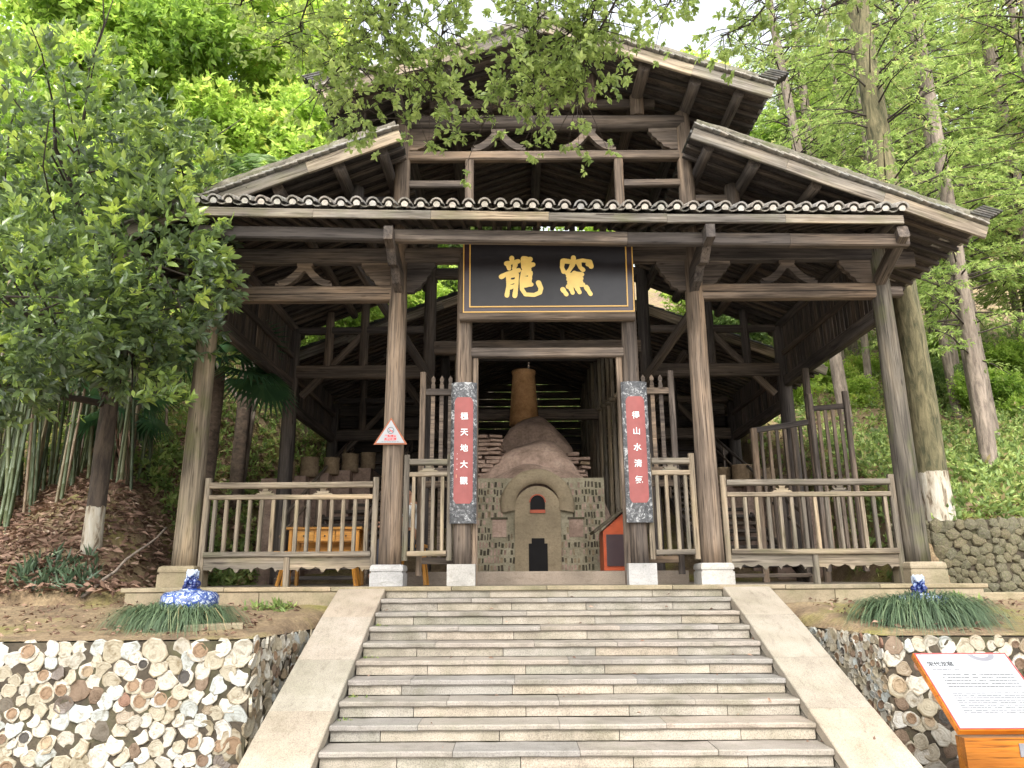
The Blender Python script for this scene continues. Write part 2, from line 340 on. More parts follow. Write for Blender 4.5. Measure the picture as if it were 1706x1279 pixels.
# bark and leaves
def bark(name, c0, c1, sc_=(3, 14, 14), white=None):
    m, nt, b, o = newmat(name); v = coords(nt, sc_); n1 = noise_(nt, v, 1.0, 6, .65, .5)
    c = ramp(nt, [(.35, c0), (.65, c1)], n1).outputs[0]
    if white is not None:
        tc = nt.nodes.new('ShaderNodeTexCoord'); sx = nt.nodes.new('ShaderNodeSeparateXYZ'); nt.links.new(tc.outputs['Object'], sx.inputs[0])
        e = mathn(nt, 'LESS_THAN', mathn(nt, 'ADD', sx.outputs[0], mathn(nt, 'MULTIPLY', n1, .12)), white+.06)
        wc = ramp(nt, [(.36, (.13, .095, .06)), (.46, (.38, .33, .25)), (.7, (.50, .475, .41))], n1).outputs[0]; c = mixc(nt, e, c, wc)
    nt.links.new(c, b.inputs['Base Color']); b.inputs['Roughness'].default_value = .95; bump(nt, b, n1, .9, .03); return m
M_BARKR = bark('cedar_bark_grey', (.09, .07, .055), (.26, .21, .165)); M_BARKW = bark('cedar_bark_whitewashed', (.045, .045, .02), (.19, .16, .085), white=.95)
M_BARKD = bark('dark_bark_whitewashed', (.035, .026, .02), (.10, .075, .055), white=.72); M_BARK = bark('forest_bark', (.06, .05, .035), (.17, .14, .10)); M_BARKP = bark('palm_fibre', (.04, .028, .02), (.12, .085, .06), (14, 8, 8))
M_TWIG = plain('dark_twig', (.045, .035, .028), .9)
def leafmat(name, stops, trans=.35, rough=.4, spec=.4, tcol=1.5):
    m, nt, b, o = newmat(name); a = nt.nodes.new('ShaderNodeAttribute'); a.attribute_name = 'tint'
    oi = nt.nodes.new('ShaderNodeObjectInfo')
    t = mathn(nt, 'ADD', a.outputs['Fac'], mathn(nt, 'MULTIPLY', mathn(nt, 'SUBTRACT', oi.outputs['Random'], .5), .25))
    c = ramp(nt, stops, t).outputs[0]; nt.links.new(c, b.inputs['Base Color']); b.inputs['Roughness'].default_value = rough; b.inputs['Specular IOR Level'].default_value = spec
    tr = nt.nodes.new('ShaderNodeBsdfTranslucent'); tcx = mixc(nt, 1.0, c, (tcol, tcol*1.0, tcol*.85), 'MULTIPLY'); nt.links.new(tcx, tr.inputs[0])
    mx = nt.nodes.new('ShaderNodeMixShader'); mx.inputs[0].default_value = trans
    nt.links.new(b.outputs[0], mx.inputs[1]); nt.links.new(tr.outputs[0], mx.inputs[2]); nt.links.new(mx.outputs[0], o.inputs[0]); return m
M_LEAFN = leafmat('glossy_broad_leaf', [(0, (.065, .092, .052)), (.4, (.13, .185, .08)), (.7, (.23, .32, .085)), (1, (.46, .55, .12))], .42, .24, .7)
M_LEAFC = leafmat('camphor_leaf', [(0, (.16, .22, .07)), (.5, (.32, .40, .13)), (1, (.50, .56, .24))], .55, .35, .4)
M_LEAFY = leafmat('bright_forest_leaf', [(0, (.12, .20, .04)), (.5, (.30, .42, .085)), (.9, (.51, .60, .16)), (1, (.55, .51, .16))], .5, .5, .3, 1.7)
M_LEAFG = leafmat('mid_forest_leaf', [(0, (.08, .135, .045)), (.5, (.19, .27, .085)), (1, (.36, .44, .15))], .45, .5, .3, 1.6)
M_LEAFP = leafmat('pale_cedar_leaf', [(0, (.11, .165, .05)), (.5, (.26, .35, .10)), (.9, (.42, .49, .18)), (1, (.43, .34, .18))], .5, .6, .2, 1.6)
M_COVER = leafmat('ground_cover_leaf', [(0, (.08, .125, .04)), (.5, (.195, .275, .085)), (.85, (.36, .44, .14)), (1, (.36, .28, .15))], .4, .5, .3)
M_LITTER = leafmat('fallen_leaf', [(0, (.09, .052, .038)), (.5, (.23, .14, .098)), (.85, (.38, .26, .19)), (1, (.48, .38, .28))], .1, .8, .2, 1)
M_GRASS = leafmat('mondo_grass', [(0, (.045, .075, .042)), (.5, (.105, .155, .085)), (.85, (.20, .26, .14)), (1, (.40, .32, .17))], .25, .4, .4)
M_PALM = leafmat('fan_palm_leaf', [(0, (.018, .055, .03)), (.6, (.045, .11, .05)), (1, (.10, .19, .07))], .3, .35, .5)
M_FROND = leafmat('pale_frond_leaf', [(0, (.07, .14, .045)), (.6, (.16, .25, .09)), (1, (.30, .38, .2))], .4, .3, .5)
M_CULM, nt, b, o = newmat('bamboo_culm_green'); oi = nt.nodes.new('ShaderNodeObjectInfo')
cc = ramp(nt, [(0, (.045, .065, .028)), (.5, (.08, .10, .042)), (.75, (.13, .125, .06)), (.9, (.22, .155, .10)), (1, (.09, .08, .065))], oi.outputs['Random']).outputs[0]
nt.links.new(cc, b.inputs['Base Color']); b.inputs['Roughness'].default_value = .45
# ------------------------------------------------------------------ the setting: terrain, beds, paving, platform
def sstep(a, b, x): t = min(1, max(0, (x-a)/(b-a))); return t*t*(3-2*t)
def hill(x, y):
    n = .10*mnoise.noise((x*.5, y*.5, 3.1))+.35*mnoise.noise((x*.13, y*.13, 7.7))*sstep(4, 12, y)
    if y < -1.9: return -1.7
    ax = abs(x)
    if ax < 3.0 and y < .3: return -1.7
    yy = y+1
    if x < 0:
        side = -.25+.18*max(0, yy)**2 if y < 2.2 else 1.59+.62*min(y-2.2, 14)+.42*max(0, y-16.2)
        side -= min(1.3, .5*max(0, ax-6.2))*sstep(.5, 2.5, y)*sstep(16, 8, y)
        if y < .05: side = -.5
    else:
        yl = 1.15-.12*(x-4.95)
        side = (-.5 if y < .05 else -.2) if y < yl else .68+.40*max(0, y-1.6)+.08*max(0, y-8)+.05*max(0, ax-6)
    mid = -.32 if y < 4.6 else -.32+.50*(y-4.6)
    if x > 0 and y < 1.6: k = sstep(4.9, 5.0, ax)
    else: k = sstep(4.95, 5.8+(1.7*sstep(1.4, 3.2, y) if x < 0 else 0), ax)
    if y < .3: k = 1
    return mid+(side-mid)*k+n*k*sstep(-.5, 1.5, y)
xs = list(np.arange(-60, -9, 1.5))+list(np.arange(-9, 9.01, .2))+list(np.arange(10.5, 60, 1.5))
ys = list(np.arange(-40, -3, 3.))+list(np.arange(-3, 9.01, .2))+list(np.arange(10, 80, 1.5))
v = [(x, y, hill(x, y)) for y in ys for x in xs]; nx = len(xs)
f = [(j*nx+i, j*nx+i+1, (j+1)*nx+i+1, (j+1)*nx+i) for j in range(len(ys)-1) for i in range(nx-1)]
tag(put('ground', mesh('ground', v, f, M_GROUND, True)), kind='structure')
tag(MB().box((-40, -40, -1.69), (40, -2.4, -1.56)).build('courtyard_paving', M_PAVE), kind='structure')

def yfront(ax): return -.6-(ax-2.5)/.22*1.45 if ax < 2.72 else -2.05-.06*(ax-2.72)
def bedz(ax, y): t = (y-yfront(ax))/(.06-yfront(ax)); return -.41+.22*t
def bed(sx, name):
    us = np.concatenate([np.linspace(2.5, 2.72, 4), np.linspace(2.85, 6.9, 32)]); ts = np.linspace(0, 1, 14); v = []
    for u in us:
        for t in ts:
            y = yfront(u)*(1-t)+.06*t+.02*(1-t)
            v.append((sx*u, y, bedz(u, y)+.02*mnoise.noise((u*3*sx, y*3, 1))*min(1, t*5)))
    n = len(ts); f = [(i*n+j, (i+1)*n+j, (i+1)*n+j+1, i*n+j+1) for i in range(len(us)-1) for j in range(n-1)]
    if sx < 0: f = [tuple(reversed(q)) for q in f]
    tag(put(name, mesh(name, v, f, M_GROUND, True)), kind='structure')
bed(-1, 'planting_bed_left'); bed(1, 'planting_bed_right')

TR, RI, SW = .3051, .1286, 1.926
plat = empty('stone_platform', (0, 2.5, 0)); tag(plat, 'low sandstone platform carrying the timber hall above the stairs', 'platform')
MB().box((-4.9, .03, -.4), (4.9, 5.2, -.055)).build('core', M_CAP, plat)
MB().box((-4.86, .47, -.05), (4.86, 5.2, -.004)).build('floor', M_FLOOR, plat)
MB().box((-1.95, 1.75, -.003), (1.95, 5.2, .175)).build('inner_step', M_FLOOR, plat)
x = -4.95; k = 0
while x < 4.9:
    L = random.uniform(1.05, 1.45); x1 = min(x+L, 4.95)
    if 4.95-x1 < .4: x1 = 4.95
    beam('cap_slab', (x+.004, .225, -.025), (x1-.004, .225, -.025), .50, .05, M_CAP, plat, jit=.002, key=False)
    x = x1
for sx in (-1, 1):
    x = 2.47
    while x < 4.88:
        x1 = min(x+random.uniform(.7, 1.1), 4.9)
        if 4.9-x1 < .3: x1 = 4.9
        MB().bar((sx*(x+.004), .02, -.17), (sx*(x1-.004), .02, -.17), .06, .23, .006).build('face_block', M_CAP, plat); x = x1

# stairs: every riser block and tread slab is a piece
st = empty('stone_stairway', (0, -1.8, -1.56)); tag(st, 'wide granite stairway climbing between two sloping ramps to the hall', 'stairs')
MB().add(*(lambda pts: ([(-SW, y, z) for y, z in pts]+[(SW, y, z) for y, z in pts],
    [tuple(range(len(pts))), tuple(reversed(range(len(pts), 2*len(pts))))]+[(i, (i+1) % len(pts), (i+1) % len(pts)+len(pts), i+len(pts)) for i in range(len(pts))]))(
    [(.10, -.12), (-12*TR+.10, -12*RI-.12), (-12*TR+.10, -1.75), (.10, -1.75)])).build('core', M_MORT, st)
offs = [0, .42, .13, .55, .27]
for k in range(12):
    zt = -k*RI; yt = -k*TR
    # riser blocks under nosing k
    x = -SW+.005; first = True
    L = [.47, .62, .40, .58, .52, .66][k % 6]
    while x < SW-.02:
        x1 = min(x+L, SW-.005)
        if SW-x1 < .25: x1 = SW-.005
        d = random.uniform(-.003, .003)
        MB().bar((x+.003, yt+.046+d, zt-.044-(RI-.046)/2), (x1-.003, yt+.046+d, zt-.044-(RI-.046)/2), .07, RI-.046, .004).build('riser_block', M_GRAN, st)
        x = x1; L = random.uniform(.72, .98)
    if k > 0:       # tread slab
        x = -SW+.003; L = [.70, 1.0, .55, .9][k % 4]
        while x < SW-.02:
            x1 = min(x+L, SW-.003)
            if SW-x1 < .3: x1 = SW-.003
            d = random.uniform(-.003, .003); dz = random.uniform(-.0015, .0015)
            M_, L_ = frame((x+.002, yt+.146+d, zt-.022+dz), (x1-.002, yt+.146+d, zt-.022+dz)); MB().add(*bar_geo(L_, .33, .044, random.uniform(.007, .012), 7, .0022), M_).build('tread_slab', M_TREAD, st)
            x = x1; L = random.uniform(.8, 1.15)
RS = RI/TR
for sx in (-1, 1):
    y0 = .06; i = 0
    MB().add([(sx*a, y, z) for a in (SW+.01, 2.43) for y, z in ((.05, -.08), (-3.75, -.08-RS*3.8), (-3.75, -1.75), (.05, -1.75))],
        [(0, 1, 2, 3), (7, 6, 5, 4), (0, 4, 5, 1), (1, 5, 6, 2), (2, 6, 7, 3), (3, 7, 4, 0)]).build('stringer_wall', M_GRAN, st)
    for L in (.8, .8, .75, .78, .72):
        y1 = y0-L; za = .045+RS*(y0-.06)*1.0; zb = .045+RS*(y1-.06)
        xc = sx*(SW+2.46)/2; wv_ = 2.46-SW
        za2 = za-.045+(.05 if i else .006); zb2 = zb-.045+.05
        beam('ramp_slab', (xc, y0-.003, za2-.05), (xc, y1+.003, zb2-.05), wv_, .10, M_RAMP, st, jit=.0015, c=.008, key=False)
        y0 = y1; i += 1

# retaining walls faced with pottery shards
def plate_mesh(seed, kind):
    rnd = random.Random(seed); n = 9; mb = MB()
    rr = [1+rnd.uniform(-.2, .12) for _ in range(n)]
    if kind == 'plate':
        cut = rnd.randrange(n); rr[cut] *= .8; rr[(cut+1) % n] *= .88
    def ring(s, y, wob=1): return [(math.cos(2*math.pi*j/n)*s*(rr[j] if wob else 1), y, math.sin(2*math.pi*j/n)*s*(rr[j] if wob else 1)) for j in range(n)]
    def band(a, b, mi): 
        o = len(mb.v); mb.v += a+b
        for j in range(n): mb.f.append((o+j, o+(j+1) % n, o+n+(j+1) % n, o+n+j)); mb.m.append(mi)
    def capf(a, mi): o = len(mb.v); mb.v += a; mb.f.append(tuple(range(o, o+n))); mb.m.append(mi)
    if kind == 'plate':
        band(ring(1, .3), ring(1, -.2), 0); band(ring(1, -.2), ring(.9, -.30), 0); band(ring(.9, -.30), ring(.5, -.22), 0); capf(ring(.5, -.22), 0)
    elif kind == 'foot':   # bowl base seen from below: flaring wall, foot ring, recessed centre
        band(ring(1, .3), ring(1, -.1), 0); band(ring(1, -.1), ring(.62, -.26, 0), 0); band(ring(.62, -.26, 0), ring(.60, -.42, 0), 1); band(ring(.60, -.42, 0), ring(.47, -.42, 0), 1); band(ring(.47, -.42, 0), ring(.44, -.24, 0), 1); capf(ring(.44, -.24, 0), 1)
    elif kind == 'dish':   # hollow of a bowl seen from inside
        band(ring(1, .3), ring(1, -.34), 0); band(ring(1, -.34), ring(.9, -.34), 0); band(ring(.9, -.34), ring(.5, -.05), 0); capf(ring(.5, -.05), 0)
    else:
        band(ring(1, .3), ring(.96, -.2), 2); band(ring(.96, -.2), ring(.6, -.36), 2); capf(ring(.6, -.36), 2)
    mb.f = [tuple(reversed(q)) for q in mb.f]
    return mb.mesh('shard_'+kind, [M_SH, M_SHF, M_SHB])
PL = [plate_mesh(i, 'plate') for i in range(9)]; FT = [plate_mesh(20+i, 'foot') for i in range(4)]; DI = [plate_mesh(30+i, 'dish') for i in range(3)]; BR = [plate_mesh(40+i, 'brown') for i in range(4)]
def scatter_face(p0, p1, zt, zb, rmin, rmax, parent, seed, squash=1.0, meshes=None, depth=.035, tries=5000, name='shard', fill=1.46, rot=True):
    """pack pieces over the upright face from p0 to p1"""
    rnd = random.Random(seed); p0 = Vector((*p0, 0)); p1 = Vector((*p1, 0)); L = (p1-p0).length; u = (p1-p0)/L; nrm = Vector((u.y, -u.x, 0))
    g_ = np.random.default_rng(seed); hh = zt-zb; rm = (rmin+rmax)/2; Np = int(L/squash*hh/(2.7*rm*rm))
    Q = g_.random((Np, 2))*np.array([L/squash, hh])
    for it in range(9):
        sm = g_.random((Np*60, 2))*np.array([L/squash, hh]); d2 = ((sm[:, None, :]-Q[None])**2).sum(2); ix = d2.argmin(1)
        for k in range(Np):
            sel = sm[ix == k]
            if len(sel): Q[k] = Q[k]*.3+sel.mean(0)*.7 if it < 4 else Q[k]*.75+sel.mean(0)*.25+g_.normal(0, rm*.08, 2)
    dd = np.sqrt(((Q[:, None]-Q[None])**2).sum(2))+np.eye(Np)*9; ds = np.sort(dd, 1)
    cs = [(Q[k, 0]*squash, zb+Q[k, 1], min(rmax*1.4, max(rmin*.8, fill*.5*(ds[k, 0]*.6+ds[k, 1]*.4)))*(.8 if rnd.random() < .16 else 1)) for k in range(Np)]
    cs = [(min(max(a, r*squash*.8), L-r*squash*.8), min(z, zt-r*.8), r) for a, z, r in cs]
    for a, z, r in cs:
        k = rnd.random()
        if meshes: me = rnd.choice(meshes)
        else: me = rnd.choice(PL) if k < .72 else rnd.choice(FT) if k < .90 else rnd.choice(DI) if k < .94 else rnd.choice(BR)
        P = p0+u*a; P.z = z
        B = Matrix((u, -nrm, Vector((0, 0, 1)))).transposed().to_4x4(); B.translation = P
        T = Matrix.Rotation(rnd.uniform(-.22, .22), 4, 'X') @ Matrix.Rotation(rnd.uniform(-.22, .22), 4, 'Z')
        S = Matrix.Diagonal((r*squash*1.02, depth*rnd.uniform(.75, 1.25), r*1.02*rnd.uniform(.95, 1.2 if squash < 1 else 1.05), 1))
        Ry = Matrix.Rotation(rnd.uniform(0, 6.28) if rot else rnd.uniform(-.3, .3), 4, 'Y')
        put(name, me, B @ T @ (S @ Ry if squash < 1 else Ry @ S), parent)
    return len(cs)
def rwall(sx, label):
    w_ = empty('retaining_wall', (sx*4.5, -2.1, -1.56)); tag(w_, label, 'retaining wall')
    pl = [(2.5, -.1), (2.5, -.6), (2.72, -2.05), (7.0, -2.31), (7.0, -1.85), (2.98, -1.8), (2.75, -.6), (2.75, -.1)]
    n = len(pl); v = [(sx*a, b, z) for z in (-1.75, -.42) for a, b in pl]
    f = [tuple(range(n)), tuple(reversed(range(n, 2*n)))]+[(i, i+n, (i+1) % n+n, (i+1) % n) for i in range(n)]
    if sx > 0: f = [tuple(reversed(q)) for q in f]
    put('mortar_core', mesh('mortar_core', v, f, M_MORT), None, w_)
    A, Bc, C = (sx*2.5, -.6), (sx*2.72, -2.05), (sx*5.75, -2.232)
    if sx < 0:
        n1 = scatter_face(C, Bc, -.41, -1.56, .048, .105, w_, 3); n2 = scatter_face(Bc, A, -.41, -1.4, .05, .09, w_, 4, .62)
    else:
        n1 = scatter_face(Bc, (5.2, -2.199), -.41, -1.56, .048, .105, w_, 5); n2 = scatter_face(A, Bc, -.41, -1.4, .035, .06, w_, 6, .75)
rwall(-1, 'waist-high wall studded with pale pottery shards, left of the stairs')
rwall(1, 'shard-studded retaining wall right of the stairs, partly behind the info board')

# dark rubble wall on the right
def stone_mesh(seed):
    rnd = random.Random(seed); n = 7; mb = MB(); rr = [1+rnd.uniform(-.28, .15) for _ in range(n)]
    R_ = lambda s, y: [(math.cos(6.283*j/n)*s*rr[j], y, math.sin(6.283*j/n)*s*rr[j]) for j in range(n)]
    for a, b_ in ((R_(1, .5), R_(1, -.35)), (R_(1, -.35), R_(.8, -.75))):
        o = len(mb.v); mb.v += a+b_; mb.f += [(o+n+j, o+n+(j+1) % n, o+(j+1) % n, o+j) for j in range(n)]; mb.m += [0]*n
    o = len(mb.v); mb.v += R_(.8, -.75)+[(0, -1, 0)]; mb.f += [(o+n, o+(j+1) % n, o+j) for j in range(n)]; mb.m += [0]*n
    return mb.mesh('rubble_stone', M_RUB)
RS_ = [stone_mesh(60+i) for i in range(6)]
sw = empty('rubble_wall', (6.2, .9, -.3)); tag(sw, 'dark mossy rubble stone wall at the right corner of the hall', 'stone wall')
pts = [(4.98, 2.2), (5.02, 1.15), (5.6, .82), (8.6, .45)]
vb = [(a, b_, z) for z in (-.45, .78) for a, b_ in pts+[(8.6, .9), (5.75, 1.25), (5.35, 1.5), (5.3, 2.2)]]; n = 8
put('core', mesh('core', vb, [tuple(reversed(range(n))), tuple(range(n, 2*n))]+[(i, (i+1) % n, (i+1) % n+n, i+n) for i in range(n)], M_MORT), None, sw)
for i in range(3): scatter_face(pts[i], pts[i+1],   .79, -.22, .045, .085, sw, 50+i, 1.0, RS_, .045, 2500, 'stone', 1.55)
kb = MB().bar((5.0, .62, -.17), (8.6, .1, -.17), .14, .12).build('stone_kerb', M_CAP); tag(kb, 'pale stone kerb running along the foot of the rubble wall', 'kerb')
# ------------------------------------------------------------------ the timber hall
YC = .58
hall = empty('timber_hall', (0, YC, 0)); tag(hall, 'large open weathered timber hall with stacked tiled gable roofs over the kiln', 'hall')
def zu(X): return 7.335-.3456*abs(X)                   # underside line of the upper roof
def zs(X): return 5.685-.397*(abs(X)-1.97)             # of the side roofs
def z2(X): return 5.93-.372*abs(X)                   # of the second, lower roof behind
def base_block(x, y, s, plainb=False, mat=M_BASE, par=None):
    mb = MB()
    if plainb: mb.box((-s/2, -s/2, 0), (s/2, s/2, .25))
    else: mb.box((-s/2, -s/2, 0), (s/2, s/2, .15)); mb.box((-s/2+.015, -s/2+.015, .15), (s/2-.015, s/2-.015, .175)); mb.lathe([(s*.70, .175), (s*.705, .2), (s*.68, .235), (s*.6, .25)], 4, Matrix.Rotation(R(45), 4, 'Z'))
    return mb.build('stone_base', mat, par, Matrix.Translation((x, y, 0)))
COLS = {}
for sx in (-1, 1):
    for X, zt, r0, r1, mt in ((4.51, 4.62, .15, .115, M_WOODG), (1.99, 6.46, .142, .105, M_WOOD)):
        c = log('column', (sx*X, YC, .25), (sx*X, YC, zt), r0, r1, mt, hall, 18, .035, .004); COLS[sx, X] = c
        base_block(sx*X, YC, .40 if X < 4 else .44, False, M_BASE if X < 4 else M_CAP, c)
    c = log('door_post', (sx*1.093, YC, .25), (sx*1.093, YC, 4.3), .112, .1, M_WOOD, hall, 16, .03, .003)
    base_block(sx*1.093, YC-.02, .34, True, M_BASE, c)
# openings: lintel, jambs, frame of the gateway
beam('lintel', (-1.0, YC, 2.925), (1.0, YC, 2.925), .10, .125, M_WOOD, hall)
for sx in (-1, 1): beam('door_jamb', (sx*.945, YC+.02, .0), (sx*.945, YC+.02, 2.86), .075, .075, M_WOOD, hall)
beam('threshold_beam', (-1.15, YC-.15, 3.37), (1.15, YC-.15, 3.37), .12, .115, M_WOOD, hall)
for sx in (-1, 1):
    beam('tie_beam', (sx*2.08, YC, 3.75), (sx*4.42, YC, 3.75), .16, .205, M_WOOD, hall)
    MB().bar((sx*2.1, YC-.082, 3.735), (sx*4.4, YC-.082, 3.735), .006, .008, .001).build('groove_strip', M_DARK, hall)  # black strip laid on the beam face, no cut behind it
    beam('tie_beam', (sx*2.06, YC, 4.295), (sx*4.42, YC, 4.295), .15, .21, M_WOODD, hall)
    beam('beam_end', (sx*4.58, YC, 3.74), (sx*4.78, YC, 3.74), .12, .13, M_WOOD, hall)
    beam('beam_end', (sx*4.58, YC, 4.2), (sx*5.0, YC, 4.2), .12, .22, M_WOODD, hall)
beam('tie_beam', (-1.93, YC, 4.295), (1.93, YC, 4.295), .15, .21, M_WOODD, hall)
# inverted-V struts with their small bearing block
def inv_v(x, z0, z1, wd, mat):
    mb = MB(); h = z1-z0; n = 8
    for s in (-1, 1):
        up_, lo = [], []
        for i in range(n+1):
            t = i/n; xx = .03+(wd/2-.03)*t; zz = z0+.035+(h*.70)*(1-t)**1.9
            up_.append((s*xx+ (s*.035), zz+.045)); lo.append((s*xx-(s*.03), zz-.03))
        poly = up_+[(s*(wd/2+.03), z0), (s*(wd/2-.05), z0)]+list(reversed(lo))[1:]
        if s > 0: poly = list(reversed(poly))
        for i in range(n):
            q = [up_[i], up_[i+1], lo[i+1], lo[i]]
            if s > 0: q = list(reversed(q))
            mb.prism(q, .10)
        mb.prism([(s*(wd/2-.02), z0+.002), (s*(wd/2+.055), z0+.002), (s*(wd/2+.05), z0+.05), (s*(wd/2-.02), z0+.03)][::(1 if s > 0 else -1)], .098)
    mb.prism([(-.055, z0+h*.66), (.055, z0+h*.66), (.065, z0+h*.8), (.105, z0+h*.88), (.105, z1-.002), (-.105, z1-.002), (-.105, z0+h*.88), (-.065, z0+h*.8)], .105)
    return mb.build('forked_strut', mat, hall, Matrix.Translation((x, YC, 0)))
for sx in (-1, 1): inv_v(sx*3.27, 3.853, 4.19, .66, M_WOOD); inv_v(sx*.64, 5.872, 6.21, .66, M_WOOD)
# stepped corbels under the beams beside the columns
def corbel(x, z1, wd, h, s, mat):
    pr = [(0, z1), (wd, z1), (wd, z1-h*.16), (wd*.9, z1-h*.26), (wd*.86, z1-h*.4), (wd*.74, z1-h*.47), (wd*.68, z1-h*.62), (wd*.56, z1-h*.7), (wd*.5, z1-h*.86), (wd*.3, z1-h*.93), (wd*.26, z1-h), (0, z1-h)]
    pr = [(s*a, b_) for a, b_ in pr]
    if s > 0: pr = pr[::-1]
    return MB().prism(pr, .09).build('corbel', mat, hall, Matrix.Translation((x, YC, 0)))
for sx in (-1, 1):
    corbel(sx*2.10, 4.188, .40, .36, sx, M_WOOD); corbel(sx*1.88, 4.188, .38, .42, -sx, M_WOODD); corbel(sx*4.40, 4.188, .42, .36, -sx, M_WOODD)
    corbel(sx*1.90, 6.215, .40, .33, -sx, M_WOOD)
# upper frame between the inner columns
log('ridge_tie_log', (-2.0, YC, 6.32), (2.0, YC, 6.32), .118, .112, M_WOOD, hall, 14, .02, .002)
beam('cross_beam', (-1.93, YC, 5.80), (1.93, YC, 5.80), .12, .14, M_WOOD, hall)
for sx in (-1, 1):
    beam('short_post', (sx*1.05, YC, 4.85), (sx*1.05, YC, 5.728), .12, .12, M_WOOD, hall)
    beam('cross_bar', (sx*1.115, YC, 5.37), (sx*1.9, YC, 5.37), .08, .105, M_WOOD, hall)
    log('short_post', (sx*1.36, YC, 6.42), (sx*1.36, YC, 6.76), .1, .1, M_WOOD, hall, 12)
    log('hanging_post', (sx*.68, YC-.1, 6.55), (sx*.68, YC-.1, 7.0), .088, .09, M_WOOD, hall, 12)
    beam('cross_bar', (sx*.1, YC+.05, 6.66), (sx*1.62, YC+.05, 6.66), .09, .13, M_WOODD, hall)
    log('side_post', (sx*2.62, YC, 4.75), (sx*2.62, YC, 5.32), .10, .10, M_WOODD, hall, 12)
    beam('cross_bar', (sx*2.08, YC, 5.13), (sx*2.55, YC, 5.13), .08, .10, M_WOODD, hall)
    # purlins running back into the hall
    for X, r in ((1.36, .085), (2.05, .085), (2.62, .07)): log('purlin', (sx*X, -.12, zu(X)-.13), (sx*X, 4.75, zu(X)-.13), r, r, M_WOODD, hall, 10)
    for X, r in ((2.15, .075), (2.72, .085), (3.5, .075), (4.51, .085)): log('purlin', (sx*X, -.12, zs(X)-.13), (sx*X, 4.75, zs(X)-.13), r, r, M_WOODD, hall, 10)
log('short_post', (0, YC, 6.42), (0, YC, 7.1), .1, .1, M_WOOD, hall, 12)
log('purlin', (0, -.12, 7.15), (0, 4.75, 7.15), .085, .085, M_WOODD, hall, 10)
# bracing struts from the columns out to the eave beam
for sx in (-1, 1):
    beam('eave_strut', (sx*4.47, YC-.08, 3.88), (sx*4.36, -.42, 4.14), .13, .17, M_WOOD, hall)
    poly = [(0, 0), (.25, .06), (.42, .20), (.62, .16), (.78, .30), (1.0, .33), (1.0, .50), (.72, .50), (.45, .42), (.2, .36), (0, .30)]
    Mx = Matrix.Translation((sx*1.97, YC-.08, 3.72)) @ Matrix.Rotation(R(-90), 4, 'Z')
    MB().prism(poly, .11).build('carved_strut', M_WOODD, hall, Mx)
# pent eave across the front
EY = -.42
def sag(X): return -.02*X+.02*(abs(X)/4.3)**2
def eave_pts(x0, x1, n): return [x0+(x1-x0)*i/n for i in range(n+1)]
xs_ = eave_pts(-4.32, 4.32, 4)
for i, (a, b_) in enumerate([(-4.38, -1.98), (-1.976, .98), (.984, 3.0), (3.004, 4.48)]):
    beam('eave_beam', (a, EY+.16, 4.155+sag(a)), (b_, EY+.16, 4.155+sag(b_)), .12, .16, M_WOODD if i != 1 else M_WOOD, hall)
for i in range(6):
    a, b_ = -4.38+i*1.46, -4.38+(i+1)*1.46
    beam('fascia_board', (a+.002, EY-.005, 4.36+sag(a)), (b_-.002, EY-.005, 4.36+sag(b_)), .035, .115, M_BARGE, hall, key=False)
n = 44
for i in range(n):
    X = -4.28+i*8.56/(n-1)
    beam('rafter', (X, EY+.02, 4.32+sag(X)+.025), (X, YC+.05, 4.72+sag(X)*.4), .055, .05, M_WOODD, hall, jit=0)
SL = (4.80-4.42)/(YC+.05-EY)
deck = MB(); xs_ = eave_pts(-4.38, 4.38, 12)
dv = [(X, y, z+sag(X)*k) for X in xs_ for (y, z, k) in ((EY-.02, 4.385, 1), (EY-.02, 4.405, 1), (YC+.06, 4.755, .4), (YC+.06, 4.775, .4))]
df = []
for i in range(12): o_ = i*4; df += [(o_, o_+4, o_+5, o_+1), (o_+1, o_+5, o_+7, o_+3), (o_+3, o_+7, o_+6, o_+2), (o_+2, o_+6, o_+4, o_)]
put('roof_deck', mesh('roof_deck', dv, df, M_WOODD), None, hall)
# tiles
def arch(r, th, L, up_, n=7, span=R(165), mi=0, mb=None, y0=0):
    mb = mb or MB(); a0 = (math.pi-span)/2; o_ = len(mb.v); s = 1 if up_ else -1
    for y in (y0, y0+L):
        for rr in (r, r-th):
            for i in range(n+1):
                a = a0+span*i/n; mb.v.append((math.cos(a)*rr, y, s*(math.sin(a)*rr-(0 if up_ else r*.0))))
    k = n+1
    for i in range(n):
        mb.f += [(o_+i, o_+i+1, o_+2*k+i+1, o_+2*k+i), (o_+k+i+1, o_+k+i, o_+3*k+i, o_+3*k+i+1), (o_+i, o_+k+i, o_+k+i+1, o_+i+1), (o_+2*k+i+1, o_+3*k+i+1, o_+3*k+i, o_+2*k+i)]; mb.m += [mi]*4
    return mb
def cover_tile():
    mb = arch(.084, .02, .3, True); o_ = len(mb.v); n = 7; pts_ = [(math.cos(R(12)+R(156)*i/n)*.044, .010, -.012+math.sin(R(12)+R(156)*i/n)*.05) for i in range(n+1)]
    mb.v += [(.03, .010, -.03), *[p for p in pts_], (-.03, .010, -.03)]; mb.f.append(tuple(range(o_, o_+n+3))); mb.m.append(1)
    return mb.mesh('cover_tile', [M_TILE, M_LIME])
CT = cover_tile(); PT = arch(.092, .015, .3, False, 7, R(150)).mesh('pan_tile', [M_TILE])
def slopeM(P, u, vdir):
    """local X along the eave, local Y up the slope"""
    u = Vector(u).normalized(); y = Vector(vdir).normalized(); z = u.cross(y).normalized(); y = z.cross(u)
    M = Matrix((u, y, z)).transposed().to_4x4(); M.translation = P; return M
